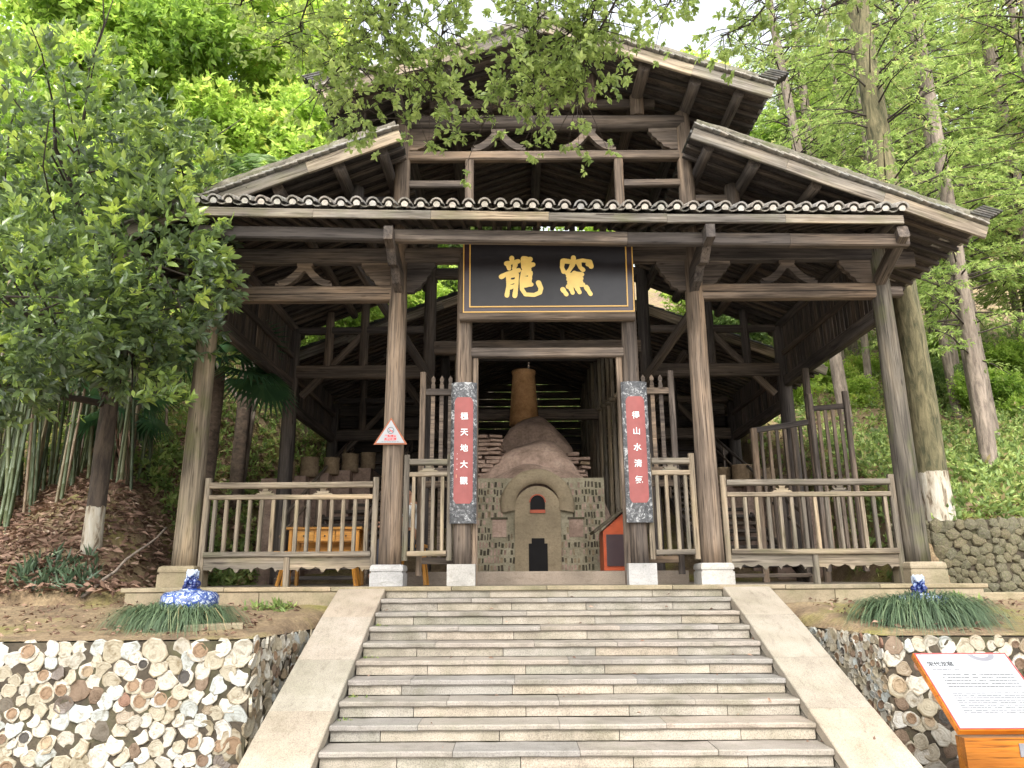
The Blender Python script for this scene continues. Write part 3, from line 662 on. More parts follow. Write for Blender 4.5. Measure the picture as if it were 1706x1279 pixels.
def jitM(a=.02): return Matrix.Rotation(random.uniform(-a, a)*2, 4, 'Y') @ Matrix.Rotation(random.uniform(-a, a), 4, 'X') @ Matrix.Rotation(random.uniform(-a, a), 4, 'Z')
NT = 45; SPX = 8.72/(NT-1)
for i in range(NT):
    X = -4.36+i*SPX
    put('cover_tile', CT, slopeM(Vector((X, EY-.06+random.uniform(-.012, .012), 4.485+sag(X)+random.uniform(-.006, .006))), (1, 0, 0), (0, 1, SL)) @ jitM(.03), hall)
    if i < NT-1:
        Xp = X+SPX/2; put('pan_tile', PT, slopeM(Vector((Xp, EY-.045+random.uniform(-.01, .01), 4.539+sag(Xp)+random.uniform(-.005, .005))), (1, 0, 0), (0, 1, SL)) @ jitM(.025), hall)
def tile_field(P, u, vdir, nu, nv, sp, ln):
    """the courses behind the first row, joined"""
    mb = MB(); u = Vector(u).normalized(); vd = Vector(vdir).normalized(); nn = u.cross(vd)
    for a in range(nu):
        for c in range(nv):
            for k, (off, upp) in enumerate(((0, 1), (.5, 0))):
                B = P+u*(a+off)*sp+vd*c*ln; o_ = len(mb.v)
                for e in (0, 1):
                    for i in range(4):
                        t = math.pi*(i/3); rr = sp*.43
                        dz = (math.sin(t)*rr if upp else .05-math.sin(t)*rr*.6)+(.022 if e == 0 else 0)+random.uniform(-.004, .004)
                        mb.v.append(tuple(B+u*math.cos(t)*rr*(1 if upp else 1.15)+nn*dz+vd*e*ln*1.04))
                for i in range(3): mb.f.append((o_+i+1, o_+i, o_+4+i, o_+5+i)); mb.m.append(0)
    return mb
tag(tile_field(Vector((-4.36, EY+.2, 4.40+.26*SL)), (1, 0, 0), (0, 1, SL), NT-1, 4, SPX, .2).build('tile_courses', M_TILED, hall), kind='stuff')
# roofs
def roof(sx, xa, xb, zf, y0, y1, barge=True, eave_tiles=True, verge=True, vis=True):
    za, zb = zf(xa), zf(xb); L = math.hypot(xb-xa, za-zb); dn = Vector((sx*(xb-xa), 0, zb-za)).normalized(); nn = Vector((sx*(za-zb), 0, xb-xa)).normalized()
    A = Vector((sx*xa, 0, za)); Bv = Vector((sx*xb, 0, zb))
    yv = (y0+.02, y1); v = [A+Vector((0, y, 0))+nn*h for y in yv for h in (.03, .055)]+[Bv+Vector((0, y, 0))+nn*h for y in yv for h in (.03, .055)]
    q = [(0, 1, 3, 2), (4, 6, 7, 5), (0, 4, 5, 1), (2, 3, 7, 6), (1, 5, 7, 3), (0, 2, 6, 4)]
    put('roof_deck', mesh('roof_deck', v, q, M_WOODD), None, hall)
    y = y0+.14
    while y < y1:
        beam('rafter', A+Vector((0, y, 0))-nn*.005, Bv+Vector((0, y, 0))-nn*.005+dn*.03, .06, .055, M_WOODD, hall, jit=0); y += .235
    nc = int((y1-y0-.2)/.2); nv = int(L/.22)
    P = Bv+Vector((0, y0+.25, 0))+nn*.07-dn*.10
    up_ = -dn; u = Vector((0, 1, 0)) if sx > 0 else Vector((0, 1, 0))
    uu = Vector((0, 1, 0)) if u.cross(up_).dot(nn) > 0 else Vector((0, -1, 0))
    P2 = P if uu.y > 0 else P+Vector((0, (nc-1)*.2, 0))
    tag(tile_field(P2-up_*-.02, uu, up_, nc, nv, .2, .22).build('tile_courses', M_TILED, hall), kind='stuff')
    if eave_tiles:
        for i in range(nc+1):
            for off, me, hh in ((0, CT, .07), (.1, PT, .125)):
                pp = Bv+Vector((0, y0+.25+i*.2+off, 0))+nn*hh+dn*random.uniform(.03, .05)
                put('cover_tile' if me is CT else 'pan_tile', me, slopeM(pp, uu, up_) @ jitM(.03), hall)
    if barge:
        Y = y0-.03
        k = 3
        for i in range(k):
            p0 = A+(Bv-A)*(i/k)+Vector((0, Y, 0)); p1 = A+(Bv-A)*((i+1)/k)+Vector((0, Y, 0))
            if i == k-1: p1 += dn*.04
            beam('bargeboard', p0-nn*.07+dn*.001, p1-nn*.07-dn*.001, .04, .165, M_BARGE, hall, hint=nn, key=False)
    if verge:
        # stepped edge tiles along the gable, then the mossy ridge over them
        ne = int(L/.105)
        for i in range(ne):
            t = (i+.5)/ne; pp = A+(Bv-A)*t+Vector((0, y0-.01, 0))+nn*(.045+random.uniform(-.004, .006))
            put('edge_tile', ETM, Matrix.Translation(pp) @ Matrix((Vector((dn.x, 0, dn.z)), Vector((0, 1, 0)), Vector((dn.x, 0, dn.z)).cross(Vector((0, 1, 0))))).transposed().to_4x4() @ Matrix.Rotation(R(7), 4, 'Y') @ jitM(.03), hall)
        mb = MB(); n = 40; sd_ = random.random()*50
        for i in range(n+1):
            t = i/n; c = A+(Bv-A)*t+dn*.05*t
            lift = .12*max(0, (t-.93)/.07)**1.5 if xb > 0 else 0
            for j in range(9):
                a = math.pi*j/8; rr = 1+.22*mnoise.noise((t*L*3+sd_, j*.9, .3))
                hh = .10+math.sin(a)*.125*rr+lift*math.sin(a)
                p = c+nn*hh+Vector((0, y0+.09-math.cos(a)*.105*rr, 0))
                if j in (0, 8): p = c+nn*.06+Vector((0, y0+.09-math.cos(a)*.1, 0))
                mb.v.append(tuple(p+Vector((random.uniform(-.006, .006), random.uniform(-.006, .006), random.uniform(-.008, .008)))))
        for i in range(n):
            for j in range(8): mb.f.append((i*9+j, i*9+j+1, (i+1)*9+j+1, (i+1)*9+j)); mb.m.append(0)
        mb.f += [tuple(range(9)), tuple(reversed(range(n*9, n*9+9)))]; mb.m += [0, 0]
        if sx < 0: mb.f = [tuple(reversed(q_)) for q_ in mb.f]
        mb.build('verge_ridge', M_VERGE, hall, None, False)
        # stacked tile tail at the lower tip
        for i in range(5):
            pp = Bv+Vector((0, y0+.06, 0))+nn*(.15+i*.035)+dn*(.0+i*.03)
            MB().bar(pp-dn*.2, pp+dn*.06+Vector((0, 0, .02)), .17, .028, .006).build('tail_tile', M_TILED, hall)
eb = MB(); eb.add(*bar_geo(.15, .17, .022, .005), Matrix.Translation((-.075, 0, 0))); ETM = eb.mesh('edge_tile', [M_TILE])
for sx in (-1, 1):
    roof(sx, .0, 3.0, zu, -.2, 5.0)
    roof(sx, 1.93, 5.5, zs, -.2, 4.9)
    roof(sx, .0, 5.5, z2, 4.85, 13.2, barge=True, verge=False, eave_tiles=True)
MB().tube([(0, -.2, 7.47), (0, 2, 7.45), (0, 5.0, 7.47)], [.12, .11, .12], 8).build('main_ridge', M_VERGE, hall)
# frames behind: second and third row of columns and beams
for Yf, zc, drop in ((4.3, 4.5, -.25), (7.6, 3.85, .3)):
    for sx in (-1, 1):
        log('column', (sx*4.5, Yf, 0 if Yf < 5 else .9), (sx*4.5, Yf, zc), .14, .12, M_WOODD, hall, 12); log('column', (sx*2.0, Yf, 0 if Yf < 5 else .9), (sx*2.0, Yf, 6.3-1.4*(Yf > 5)), .13, .11, M_WOODD, hall, 12)
        for X in (3.2, 3.85): log('roof_post', (sx*X, Yf, 3.55-drop), (sx*X, Yf, (zs if Yf < 5 else z2)(X)-.1), .085, .08, M_WOODD, hall, 10)
        beam('tie_beam', (sx*2.1, Yf, 3.45-drop), (sx*4.4, Yf, 3.45-drop), .16, .24, M_WOODD, hall)
        beam('tie_beam', (sx*2.1, Yf, 4.24-drop), (sx*4.4, Yf, 4.24-drop), .12, .13, M_WOODD, hall)
        beam('brace', (sx*1.9, Yf-.2, 3.2-drop), (sx*2.9, Yf-2.6, 4.55-drop), .12, .14, M_WOODD, hall)
        beam('brace', (sx*4.3, Yf, 3.0-drop), (sx*3.2, Yf, 4.2-drop), .09, .12, M_WOODD, hall)
    beam('tie_beam', (-1.9, Yf, 3.9-drop), (1.9, Yf, 3.9-drop), .16, .24, M_WOODD, hall)
    beam('tie_beam', (-1.9, Yf, 5.3-drop*1.2), (1.9, Yf, 5.3-drop*1.2), .14, .2, M_WOODD, hall)
    for X in (-.7, .0, .7): beam('roof_post', (X, Yf, 5.4-drop*1.2), (X, Yf, (zu(X)-.1 if Yf < 5 else z2(X)-.1)), .11, .11, M_WOODD, hall)
# long side beams and hanging slat screens
for sx in (-1, 1):
    for ya, yb, zl, zh in ((.72, 4.16, 3.46, 4.5), (4.44, 7.5, 3.08, 4.0)):
        beam('side_beam', (sx*4.5, ya, zl), (sx*4.5, yb, zl), .13, .2, M_WOODD, hall)
        beam('side_rail', (sx*4.47, ya, zl+.52), (sx*4.47, yb, zl+.52), .06, .09, M_WOODD, hall)
        y = ya+.07
        while y < yb-.04:
            beam('screen_slat', (sx*(4.52+random.uniform(0, .01)), y, zl+.08+random.uniform(0, .03)), (sx*4.52, y, zh), .022, random.choice((.10, .11, .118)), M_WOODD, hall, hint=(0, 1, 0), jit=0); y += .128
    # back slats beside the kiln, deep in the hall
    for i in range(11):
        yy = 4.6+i*.72; log('inner_post', (sx*1.5, yy, .15+.3*i), (sx*1.5, yy, min(5.2, 4.2+.16*i)), .045, .04, M_RAIL, hall, 8)
        MB().lathe([(.05, -.06), (.085, -.03), (.085, .03), (.05, .06)], 10, Matrix.Translation((sx*1.5, yy, 3.3+.1*i))).build('post_collar', M_RAIL, hall)
    for i in range(12): beam('wall_board', (sx*4.62, 7.7, 1.2+i*.22), (sx*4.62, 12.6, 1.2+i*.22), .03, .215, M_WOODD, hall)  # side boards added to keep daylight out of the rear hall
    for i in range(7): beam('wall_board', (sx*4.55, 8.4, 2.2+i*.28), (sx*2.1, 8.4, 2.2+i*.28), .03, .26, M_WOODD, hall)
for i in range(15): beam('wall_board', (-5.0, 12.6, 2.6+i*.22), (5.0, 12.6, 2.6+i*.22), .03, .205, M_WOODD, hall)  # back boards added to close the rear hall and darken it
# flanking stair flights with handrails
for sx in (-1, 1):
    for i in range(14):
        beam('stair_tread', (sx*2.75, 3.1+i*.36, .10+i*.155), (sx*4.1, 3.1+i*.36, .10+i*.155), .30, .06, M_WOODD, hall, jit=0)
    for X in (2.75, 4.1):
        log('handrail', (sx*X, 3.0, 1.0), (sx*X, 8.0, 3.2), .03, .03, M_WOOD, hall, 8); log('handrail', (sx*X, 3.0, .72), (sx*X, 8.0, 2.92), .022, .022, M_WOOD, hall, 8)
        for i in range(8): beam('rail_post', (sx*X, 3.05+i*.68, .1+i*.3), (sx*X, 3.05+i*.68, 1.02+i*.3), .05, .05, M_WOOD, hall, jit=0)
        beam('stair_string', (sx*X, 2.95, 0), (sx*X, 8.0, 2.2), .06, .2, M_WOODD, hall)
# open slatted gate leaves
SLAT = {}
def slat_mesh(h, w_=.05, point=True):
    if (h, w_) in SLAT: return SLAT[h, w_]
    mb = MB(); pl = [(-w_/2, 0), (w_/2, 0), (w_/2, h-.12), (w_*.3, h-.10), (w_/2, h-.075), (w_*.5, h-.04), (0, h), (-w_*.5, h-.04), (-w_/2, h-.075), (-w_*.3, h-.10), (-w_/2, h-.12)]
    mb.prism(pl, .035); me = mb.mesh('slat', M_WOOD); SLAT[h, w_] = me; return me
for sx in (-1, 1):
    d = empty('door_leaf', (sx*1.62, YC+.28, .1), hall)
    d['label'] = 'slatted gate leaf standing open'
    for X, h in ((1.66, 2.74), (1.08, 2.74)): beam('stile', (sx*X, YC+.26, .12), (sx*X, YC+.26, h), .075, .075, M_WOOD, d)
    for z in (.3, 1.25, 1.42, 2.47): beam('rail', (sx*1.10, YC+.262, z), (sx*1.63, YC+.262, z), .045, .085, M_WOOD, d)
    for i in range(4): put('slat', slat_mesh(2.4, .052), Matrix.Translation((sx*(1.18+i*.115), YC+.29, .3)), d)

# ------------------------------------------------------------------ balustrades
def balustrade(x0, x1, ztop, nb, label, y=YC, skirt=True, mat=M_RAIL, par=None):
    o_ = empty('balustrade', ((x0+x1)/2, y, 0)); tag(o_, label, 'balustrade', 'balustrades along the hall front')
    for X in (x0+.035, x1-.035): beam('post', (X, y, .0 if skirt else .3), (X, y, ztop+.06), .07, .075, mat, o_)
    for z, h, d in ((ztop-.035, .075, .09), (ztop-.185, .06, .06), (.385, .065, .10)):
        beam('rail', (x0+.07, y-.01, z), (x1-.07, y-.01, z), d, h, mat, o_, key=False)
    for i in range(nb):
        X = x0+.07+(x1-x0-.14)*(i+.5)/nb
        beam('baluster', (X, y, .418), (X, y, ztop-.215), .045, .055, mat, o_, jit=.002, key=False)
    for k in ((.35, .68) if skirt else (.5,)):
        X = x0+(x1-x0)*k; z0 = ztop-.155; h = .082
        pl = [(-.13, 0), (.13, 0), (.10, .02), (.065, .022), (.085, .045), (.06, .05), (.045, .035), (.03, .06), (.05, h), (-.05, h), (-.03, .06), (-.045, .035), (-.06, .05), (-.085, .045), (-.065, .022), (-.10, .02)]
        MB().prism(pl, .05).build('carved_block', mat, o_, Matrix.Translation((X, y, z0)))
    if skirt:
        beam('leg', ((x0+x1)/2, y, 0), ((x0+x1)/2, y, .352), .07, .075, mat, o_)
        for a, b_ in ((x0+.07, (x0+x1)/2-.037), ((x0+x1)/2+.037, x1-.07)):
            L = b_-a; pl = [(a, .352), (a, .20)]
            for i in range(1, 40):
                t = i/40; q = abs(2*t-1); zz = .20+(.035 if .22 < q < .8 else 0)-(.03*abs(math.sin(q*9)))*(.15 < q < .85)+(.012 if q <= .15 else 0)
                pl.append((a+L*t, zz))
            pl += [(b_, .20), (b_, .352)]
            mb = MB(); mid = .30
            n = len(pl)-2; bot = pl[1:-1]
            for i in range(len(bot)-1): mb.prism([(bot[i][0], .352), bot[i], bot[i+1], (bot[i+1][0], .352)], .035)
            mb.build('skirt_board', mat, o_, Matrix.Translation((0, y, 0)))
    return o_
balustrade(-4.34, -2.15, 1.27, 14, 'long weathered balustrade left of the doorway, in front of the yellow desk')
balustrade(2.15, 4.34, 1.27, 14, 'long weathered balustrade right of the doorway, ending at the mossy corner tree')
balustrade(-1.84, -1.22, 1.55, 4, 'short tall balustrade between triangular sign column and left couplet', skirt=False)
balustrade(1.22, 1.84, 1.55, 4, 'short tall balustrade just right of the right-hand couplet', skirt=False)
# side gate and slatted rail of the right flank, seen behind the column
g = empty('side_gate', (4.4, 1.85, 0)); tag(g, 'grey slatted side gate standing ajar behind the right corner column', 'gate')
Mg = Matrix.Translation((3.98, 2.0, 0)) @ Matrix.Rotation(R(-22), 4, 'Z')
for X in (0, .48): beam('stile', Mg @ Vector((X, 0, .15)), Mg @ Vector((X, 0, 2.72)), .07, .07, M_WOOD, g)
for z in (.35, 1.4, 2.5): beam('rail', Mg @ Vector((.035, 0, z)), Mg @ Vector((.445, 0, z)), .05, .08, M_WOOD, g)
for i in range(4): beam('slat', Mg @ Vector((.09+i*.1, 0, .38)), Mg @ Vector((.09+i*.1, 0, 2.46)), .05, .03, M_WOOD, g, jit=0)
sr = empty('side_railing', (4.5, 3.0, 0)); tag(sr, 'dim slatted railing on the right flank behind the long balustrade', 'railing')
for X in (3.42, 4.36): beam('post', (X, 3.0, 0), (X, 3.0, 2.4 if X < 4 else 3.4), .1, .1, M_WOOD, sr)
beam('rail', (3.4, 3.0, 2.36), (4.34, 3.0, 2.5), .06, .09, M_WOODD, sr); beam('rail', (3.45, 3.0, .4), (4.3, 3.0, .4), .06, .09, M_WOODD, sr)
for i in range(6): beam('slat', (3.54+i*.128, 3.0, .44), (3.54+i*.128, 3.0, 2.33+.019*i), .05, .05, M_WOOD, sr, jit=0)

# ------------------------------------------------------------------ boards and signs with their writing
def text_mesh(s, size, mat, offset=0, extrude=.002):
    cu = bpy.data.curves.new('txt', 'FONT'); cu.body = s; cu.size = size; cu.align_x = 'CENTER'; cu.align_y = 'CENTER'; cu.extrude = extrude; cu.offset = offset; cu.resolution_u = 3
    o_ = bpy.data.objects.new('txt', cu); col.objects.link(o_)
    dg = bpy.context.evaluated_depsgraph_get(); me = bpy.data.meshes.new_from_object(o_.evaluated_get(dg))
    bpy.data.objects.remove(o_); bpy.data.curves.remove(cu)
    me.materials.clear(); me.materials.append(mat); me.name = 'lettering'; return me
# name board
pl_ = empty('name_board', (0.02, YC-.22, 3.43)); tag(pl_, 'black lacquered name board with two gold characters above the doorway', 'sign board')
TB = Matrix.Translation((0.02, YC-.20, 3.455)) @ Matrix.Rotation(R(4), 4, 'X')
def tb(mb, name, mat, sm=False): return mb.build(name, mat, pl_, TB, sm)
W2, H2 = 1.125, 1.04
tb(MB().box((-W2, .0, 0), (W2, .05, H2)), 'board', M_LACQ)
tb(MB().box((-W2+.09, -.006, .075), (W2-.09, -.0005, H2-.085)), 'panel', M_BLACK)
for i, (a, t_) in enumerate((((0, 0), .014), ((.082, .07), .016))):
    x_, z_ = W2-a[0], a[1]; zt = H2-(a[1] and .078)
    for nm, lo, hi in (('l', (-x_, -.016, z_), (-x_+t_, -.0085+.0005*i, zt)), ('r', (x_-t_, -.016, z_), (x_, -.0085+.0005*i, zt)), ('b', (-x_+t_, -.0157, z_), (x_-t_, -.0085, z_+t_)), ('t', (-x_+t_, -.0157, zt-t_), (x_-t_, -.0085, zt))):
        hi = (hi[0], .001 if i == 0 else -.005, hi[2])
        tb(MB().box(lo, hi), 'gold_edging', M_GOLDL)
LONG = [[(478,195),(480,232)], [(428,250),(480,240),(540,228)], [(448,275),(452,300)], [(512,262),(500,300)], [(378,382),(430,352),(545,318)],
    [(446,368),(444,470),(430,568)], [(450,372),(528,362),(522,450),(505,572)], [(455,436),(515,426)], [(455,488),(512,476)],
    [(590,200),(582,240),(592,292)], [(600,200),(655,208)], [(655,208),(640,232),(606,246)], [(592,288),(640,276),(682,262)], [(660,262),(628,315),(590,330)],
    [(640,312),(588,342),(572,420),(574,510),(606,560),(690,566),(745,542),(754,500),(732,445)], [(598,352),(650,352)], [(655,345),(650,410)], [(596,404),(652,402)], [(600,470),(664,462)], [(600,436),(648,432)]]
YAO = [[(1070,195),(1072,236)], [(968,228),(958,290),(975,335)], [(975,226),(1075,240),(1160,222),(1230,236),(1238,284)], [(1238,276),(1205,262)], [(1062,262),(1035,310),(1008,350)], [(1120,246),(1132,292),(1160,318)],
    [(1020,380),(1090,352),(1148,364)], [(1076,350),(1080,480)], [(1022,412),(1142,404)], [(1028,446),(1138,436)], [(1016,484),(1060,468),(1155,466)], [(1060,380),(1040,430)], [(1105,372),(1125,425)], [(962,512),(996,562)], [(1040,502),(1056,546)], [(1100,500),(1122,542)], [(1186,492),(1226,560)]]
def brush(strokes, nm):
    mb = MB(); s = (2*W2)/(1640-12)
    for k, pts_ in enumerate(strokes):
        wd = 23.5*s; y = -.0065-.00035*k-.004
        P = [((x-826)*s, (735-z)*s) for x, z in pts_]
        # smooth the polyline
        Q = []
        for i in range(len(P)-1):
            for t in (0, .25, .5, .75): Q.append((P[i][0]+(P[i+1][0]-P[i][0])*t, P[i][1]+(P[i+1][1]-P[i][1])*t))
        Q.append(P[-1])
        for i, (a, b_) in enumerate(zip(Q[:-1], Q[1:])):
            d = math.hypot(b_[0]-a[0], b_[1]-a[1]) or 1e-6; ux, uz = (b_[0]-a[0])/d, (b_[1]-a[1])/d
            tt = (i+.5)/len(Q); wq = wd*(1.12-.3*math.sin(tt*math.pi))
            yy = y-.00004*i
            poly = []
            for j in range(7): a_ = math.pi/2+math.pi*j/6; poly.append((a[0]+wq*(ux*math.cos(a_)-uz*math.sin(a_)), a[1]+wq*(uz*math.cos(a_)+ux*math.sin(a_))))
            for j in range(7): a_ = -math.pi/2+math.pi*j/6; poly.append((b_[0]+wq*(ux*math.cos(a_)-uz*math.sin(a_)), b_[1]+wq*(uz*math.cos(a_)+ux*math.sin(a_))))
            o_ = len(mb.v); mb.v += [(x, yy, z) for x, z in poly]; mb.f.append(tuple(range(o_, o_+14))); mb.m.append(0)
    return tb(mb, nm, M_GOLD)
brush(LONG, 'gold_character'); brush(YAO, 'gold_character')
# couplet boards, half-round shells hung on the door posts
def couplet(sx, chars, label, extra=False):
    o_ = empty('couplet_board', (sx*1.093, YC-.15, .73)); tag(o_, label, 'couplet board', 'couplet boards on the door posts')
    xc = sx*1.093+.01; z0, z1 = .74, 2.53; w_ = .165; mb = MB(); n = 8
    def ring(z, wf=1.0, dy=0): return [(xc+math.sin(R(-62+124*i/n))/math.sin(R(62))*w_*wf, YC-.10-(math.cos(R(-62+124*i/n))-math.cos(R(62)))*.09-dy, z) for i in range(n+1)]
    zs_ = [z0+(z1-z0)*i/10 for i in range(11)]
    for d in (0, -.03):
        for z in zs_: mb.v += ring(z, 1, d)
    k = n+1
    for i in range(10):
        for j in range(n): mb.f += [(i*k+j, i*k+j+1, (i+1)*k+j+1, (i+1)*k+j), (11*k+i*k+j+1, 11*k+i*k+j, 11*k+(i+1)*k+j, 11*k+(i+1)*k+j+1)]
    for i in range(10):
        for j in (0, n): q = (i*k+j, (i+1)*k+j, 11*k+(i+1)*k+j, 11*k+i*k+j); mb.f.append(q if j == 0 else q[::-1])
    for i in (0, 10):
        for j in range(n): q = (i*k+j, 11*k+i*k+j, 11*k+i*k+j+1, i*k+j+1); mb.f.append(q if i == 0 else q[::-1])
    mb.m = [0]*len(mb.f); mb.build('board', M_MARB, o_, None, False)
    # red panel with clipped corners, a hair proud of the board
    pb = MB(); za, zb = .98, 2.33
    zz = [za, za+.03, za+.06]+[za+.06+(zb-za-.12)*i/8 for i in range(1, 8)]+[zb-.06, zb-.03, zb]; wf = [.52, .66, .72]+[.72]*7+[.72, .66, .52]
    for z, q in zip(zz, wf):
        for i in range(k):
            a = (-1+2*i/n)*q; ang = math.asin(max(-1, min(1, a*math.sin(R(62))))); pb.v.append((xc+a*w_, YC-.10-(math.cos(ang)-math.cos(R(62)))*.09-.006, z))
    for i in range(len(zz)-1):
        for j in range(n): pb.f.append((i*k+j, i*k+j+1, (i+1)*k+j+1, (i+1)*k+j)); pb.m.append(0)
    pb.build('red_panel', M_RED, o_)
    yf = YC-.10-(1-math.cos(R(62)))*.09-.010
    for i, ch in enumerate(chars):
        me = text_mesh(ch, .10, M_SILVER, .0012, .0012)
        put('character', me, Matrix.Translation((xc+(.01 if extra else 0), yf, 2.075-i*.205)) @ Matrix.Rotation(R(90), 4, 'X'), o_)
    if extra:
        MB().box((xc-.088, yf+.014, 1.30), (xc-.058, yf+.018, 1.34)).build('seal', plain('seal_cream', (.75, .5, .25)), o_)
        for i in range(4):
            MB().box((xc-.082+.004*(i % 2), yf+.012, 1.40+i*.065), (xc-.066, yf+.016, 1.412+i*.065)).box((xc-.078, yf+.0125, 1.422+i*.065), (xc-.064, yf+.0165, 1.43+i*.065)).build('signature_mark', M_SILVER, o_)
couplet(-1, '極天地大觀', 'left-hand marbled couplet board with red panel and small cream seal', True)
couplet(1, '得山水清氣', 'right-hand marbled couplet board with red panel and no seal')
# warning triangle on the left inner column
tg = empty('warning_sign', (-2.0, YC-.17, 1.72)); tag(tg, 'white triangular no-smoking sign on the column left of the door', 'sign')
Tm = Matrix.Translation((-2.0, YC-.165, 1.72))
MB().prism([(-.212, 0), (.212, 0), (0, .345)], .018).build('backing', M_SIGNBR, tg, Tm)
MB().prism([(-.178, .018), (.178, .018), (0, .312)], .004).build('face', M_WHITE, tg, Tm @ Matrix.Translation((0, -.0125, 0)))
mb = MB()
for i in range(20):
    a, b_ = 6.283*i/20, 6.283*(i+1)/20
    mb.v += [(math.cos(a)*.044, 0, math.sin(a)*.044), (math.cos(b_)*.044, 0, math.sin(b_)*.044), (math.cos(b_)*.035, 0, math.sin(b_)*.035), (math.cos(a)*.035, 0, math.sin(a)*.035)]; mb.f.append((i*4, i*4+1, i*4+2, i*4+3)); mb.m.append(0)
mb.build('ban_ring', M_INKL, tg, Tm @ Matrix.Translation((0, -.0155, .178)))
MB().bar((-.028, 0, -.012), (.028, 0, -.004), .001, .012, .0002).build('cigarette', M_INKL, tg, Tm @ Matrix.Translation((0, -.0160, .178)))
MB().bar((-.026, 0, .022), (.026, 0, -.022), .001, .008, .0002).build('ban_bar', M_SIGNRED, tg, Tm @ Matrix.Translation((0, -.0168, .178)))
for s_, z_ in (('严禁烟火', .102), ('禁止吸烟', .062)):
    put('lettering', text_mesh(s_, .038, M_SIGNRED, .0012, .0004), Tm @ Matrix.Translation((0, -.0155, z_)) @ Matrix.Rotation(R(90), 4, 'X'), tg)
mb = MB()
for i in range(7): mb.box((-.11+i*.032, -.001, .03), (-.086+i*.032, 0, .0345))
mb.build('fine_print', M_INKL, tg, Tm @ Matrix.Translation((0, -.0155, 0)))
# information board at the lower right
ib = empty('information_board', (3.0, -3.1, -1.56)); tag(ib, 'orange wooden lectern with a sloping white information panel', 'information board')
TL, BL = Vector((2.654, -2.7, -.499)), Vector((2.654, -3.181, -.94)); sd_v = BL-TL; Ls = sd_v.length; dnv = sd_v.normalized(); nrm = Vector((1, 0, 0)).cross(-dnv)
Mi = Matrix((Vector((1, 0, 0)), -dnv, nrm)).transposed().to_4x4(); Mi.translation = TL+dnv*Ls      # local x right, y up the panel, z out
WB = .69
MB().box((-.014, -.014, -.05), (WB+.014, Ls+.014, -.004)).build('tray', M_BOARDW, ib, Mi)
MB().box((0, 0, -.0035), (WB, Ls, .0)).build('white_panel', M_WHITE, ib, Mi)
for lo, hi in (((-.008, -.008, -.0035), (WB+.008, -.0005, .004)), ((-.008, Ls+.0005, -.0035), (WB+.008, Ls+.008, .004)), ((-.008, -.0005, -.0035), (-.0005, Ls+.0005, .004)), ((WB+.0005, -.0005, -.0035), (WB+.008, Ls+.0005, .004))): MB().box(lo, hi).build('red_edge', plain('edge_red', (.45, .06, .06)), ib, Mi)
put('title', text_mesh('宋代龙窑', .05, M_INK, .0006, .0003), Mi @ Matrix.Translation((.145, Ls-.098, .0015)), ib)
mb = MB(); rnd = random.Random(5)
def textline(y, x0, x1, hgt, mbx, gap=.35):
    x = x0
    while x < x1:
        L = rnd.uniform(.008, .045); mbx.box((x, y, .0004), (min(x+L, x1), y+hgt, .0009)); x += L+.004+(rnd.random() < .18)*.02
textline(Ls-.148, .06, .20, .008, mb); textline(Ls-.148, .225, .28, .009, mb)
for i in range(5): textline(Ls-.20-i*.027, .10 if i else .115, WB-.05, .0115, mb)
tag(mb.build('paragraph', M_INKL, ib, Mi), kind='stuff'); mb = MB()
for i in range(9): textline(Ls-.365-i*.021, .10, WB-.05, .0085, mb)
tag(mb.build('fine_paragraph', M_INKL, ib, Mi), kind='stuff')
mb = MB()
for i in range(16):
    a, b_ = math.pi+math.pi*i/16, math.pi+math.pi*(i+1)/16
    o_ = len(mb.v); mb.v += [(math.cos(a)*.10, math.sin(a)*.065, 0), (math.cos(b_)*.10, math.sin(b_)*.065, 0), (math.cos(b_)*.06, math.sin(b_)*.03, 0), (math.cos(a)*.06, math.sin(a)*.03, 0)]; mb.f.append((o_, o_+1, o_+2, o_+3)); mb.m.append(0)
mb.build('arc_emblem', M_INKP, ib, Mi @ Matrix.Translation((.50, Ls-.004, .0006)))
fz = BL.z-.03
MB().box((2.66, -3.20, -1.56), (3.34, -3.09, fz-.03)).build('front_panel', M_BOARDW, ib)
MB().box((2.80, -3.085, -1.56), (3.2, -2.95, -1.0)).build('rear_post', M_BOARDW, ib)
MB().box((3.03, -3.208, fz-.15), (3.105, -3.2005, fz-.065)).build('small_label', M_INKP, ib)
# ------------------------------------------------------------------ the kiln inside the hall
kl = empty('dragon_kiln', (0, 3.0, 0)); tag(kl, 'stepped clay dragon kiln with arched front and round chimney pipe', 'kiln')
KX, KY = -.08, 3.0
mb = MB()
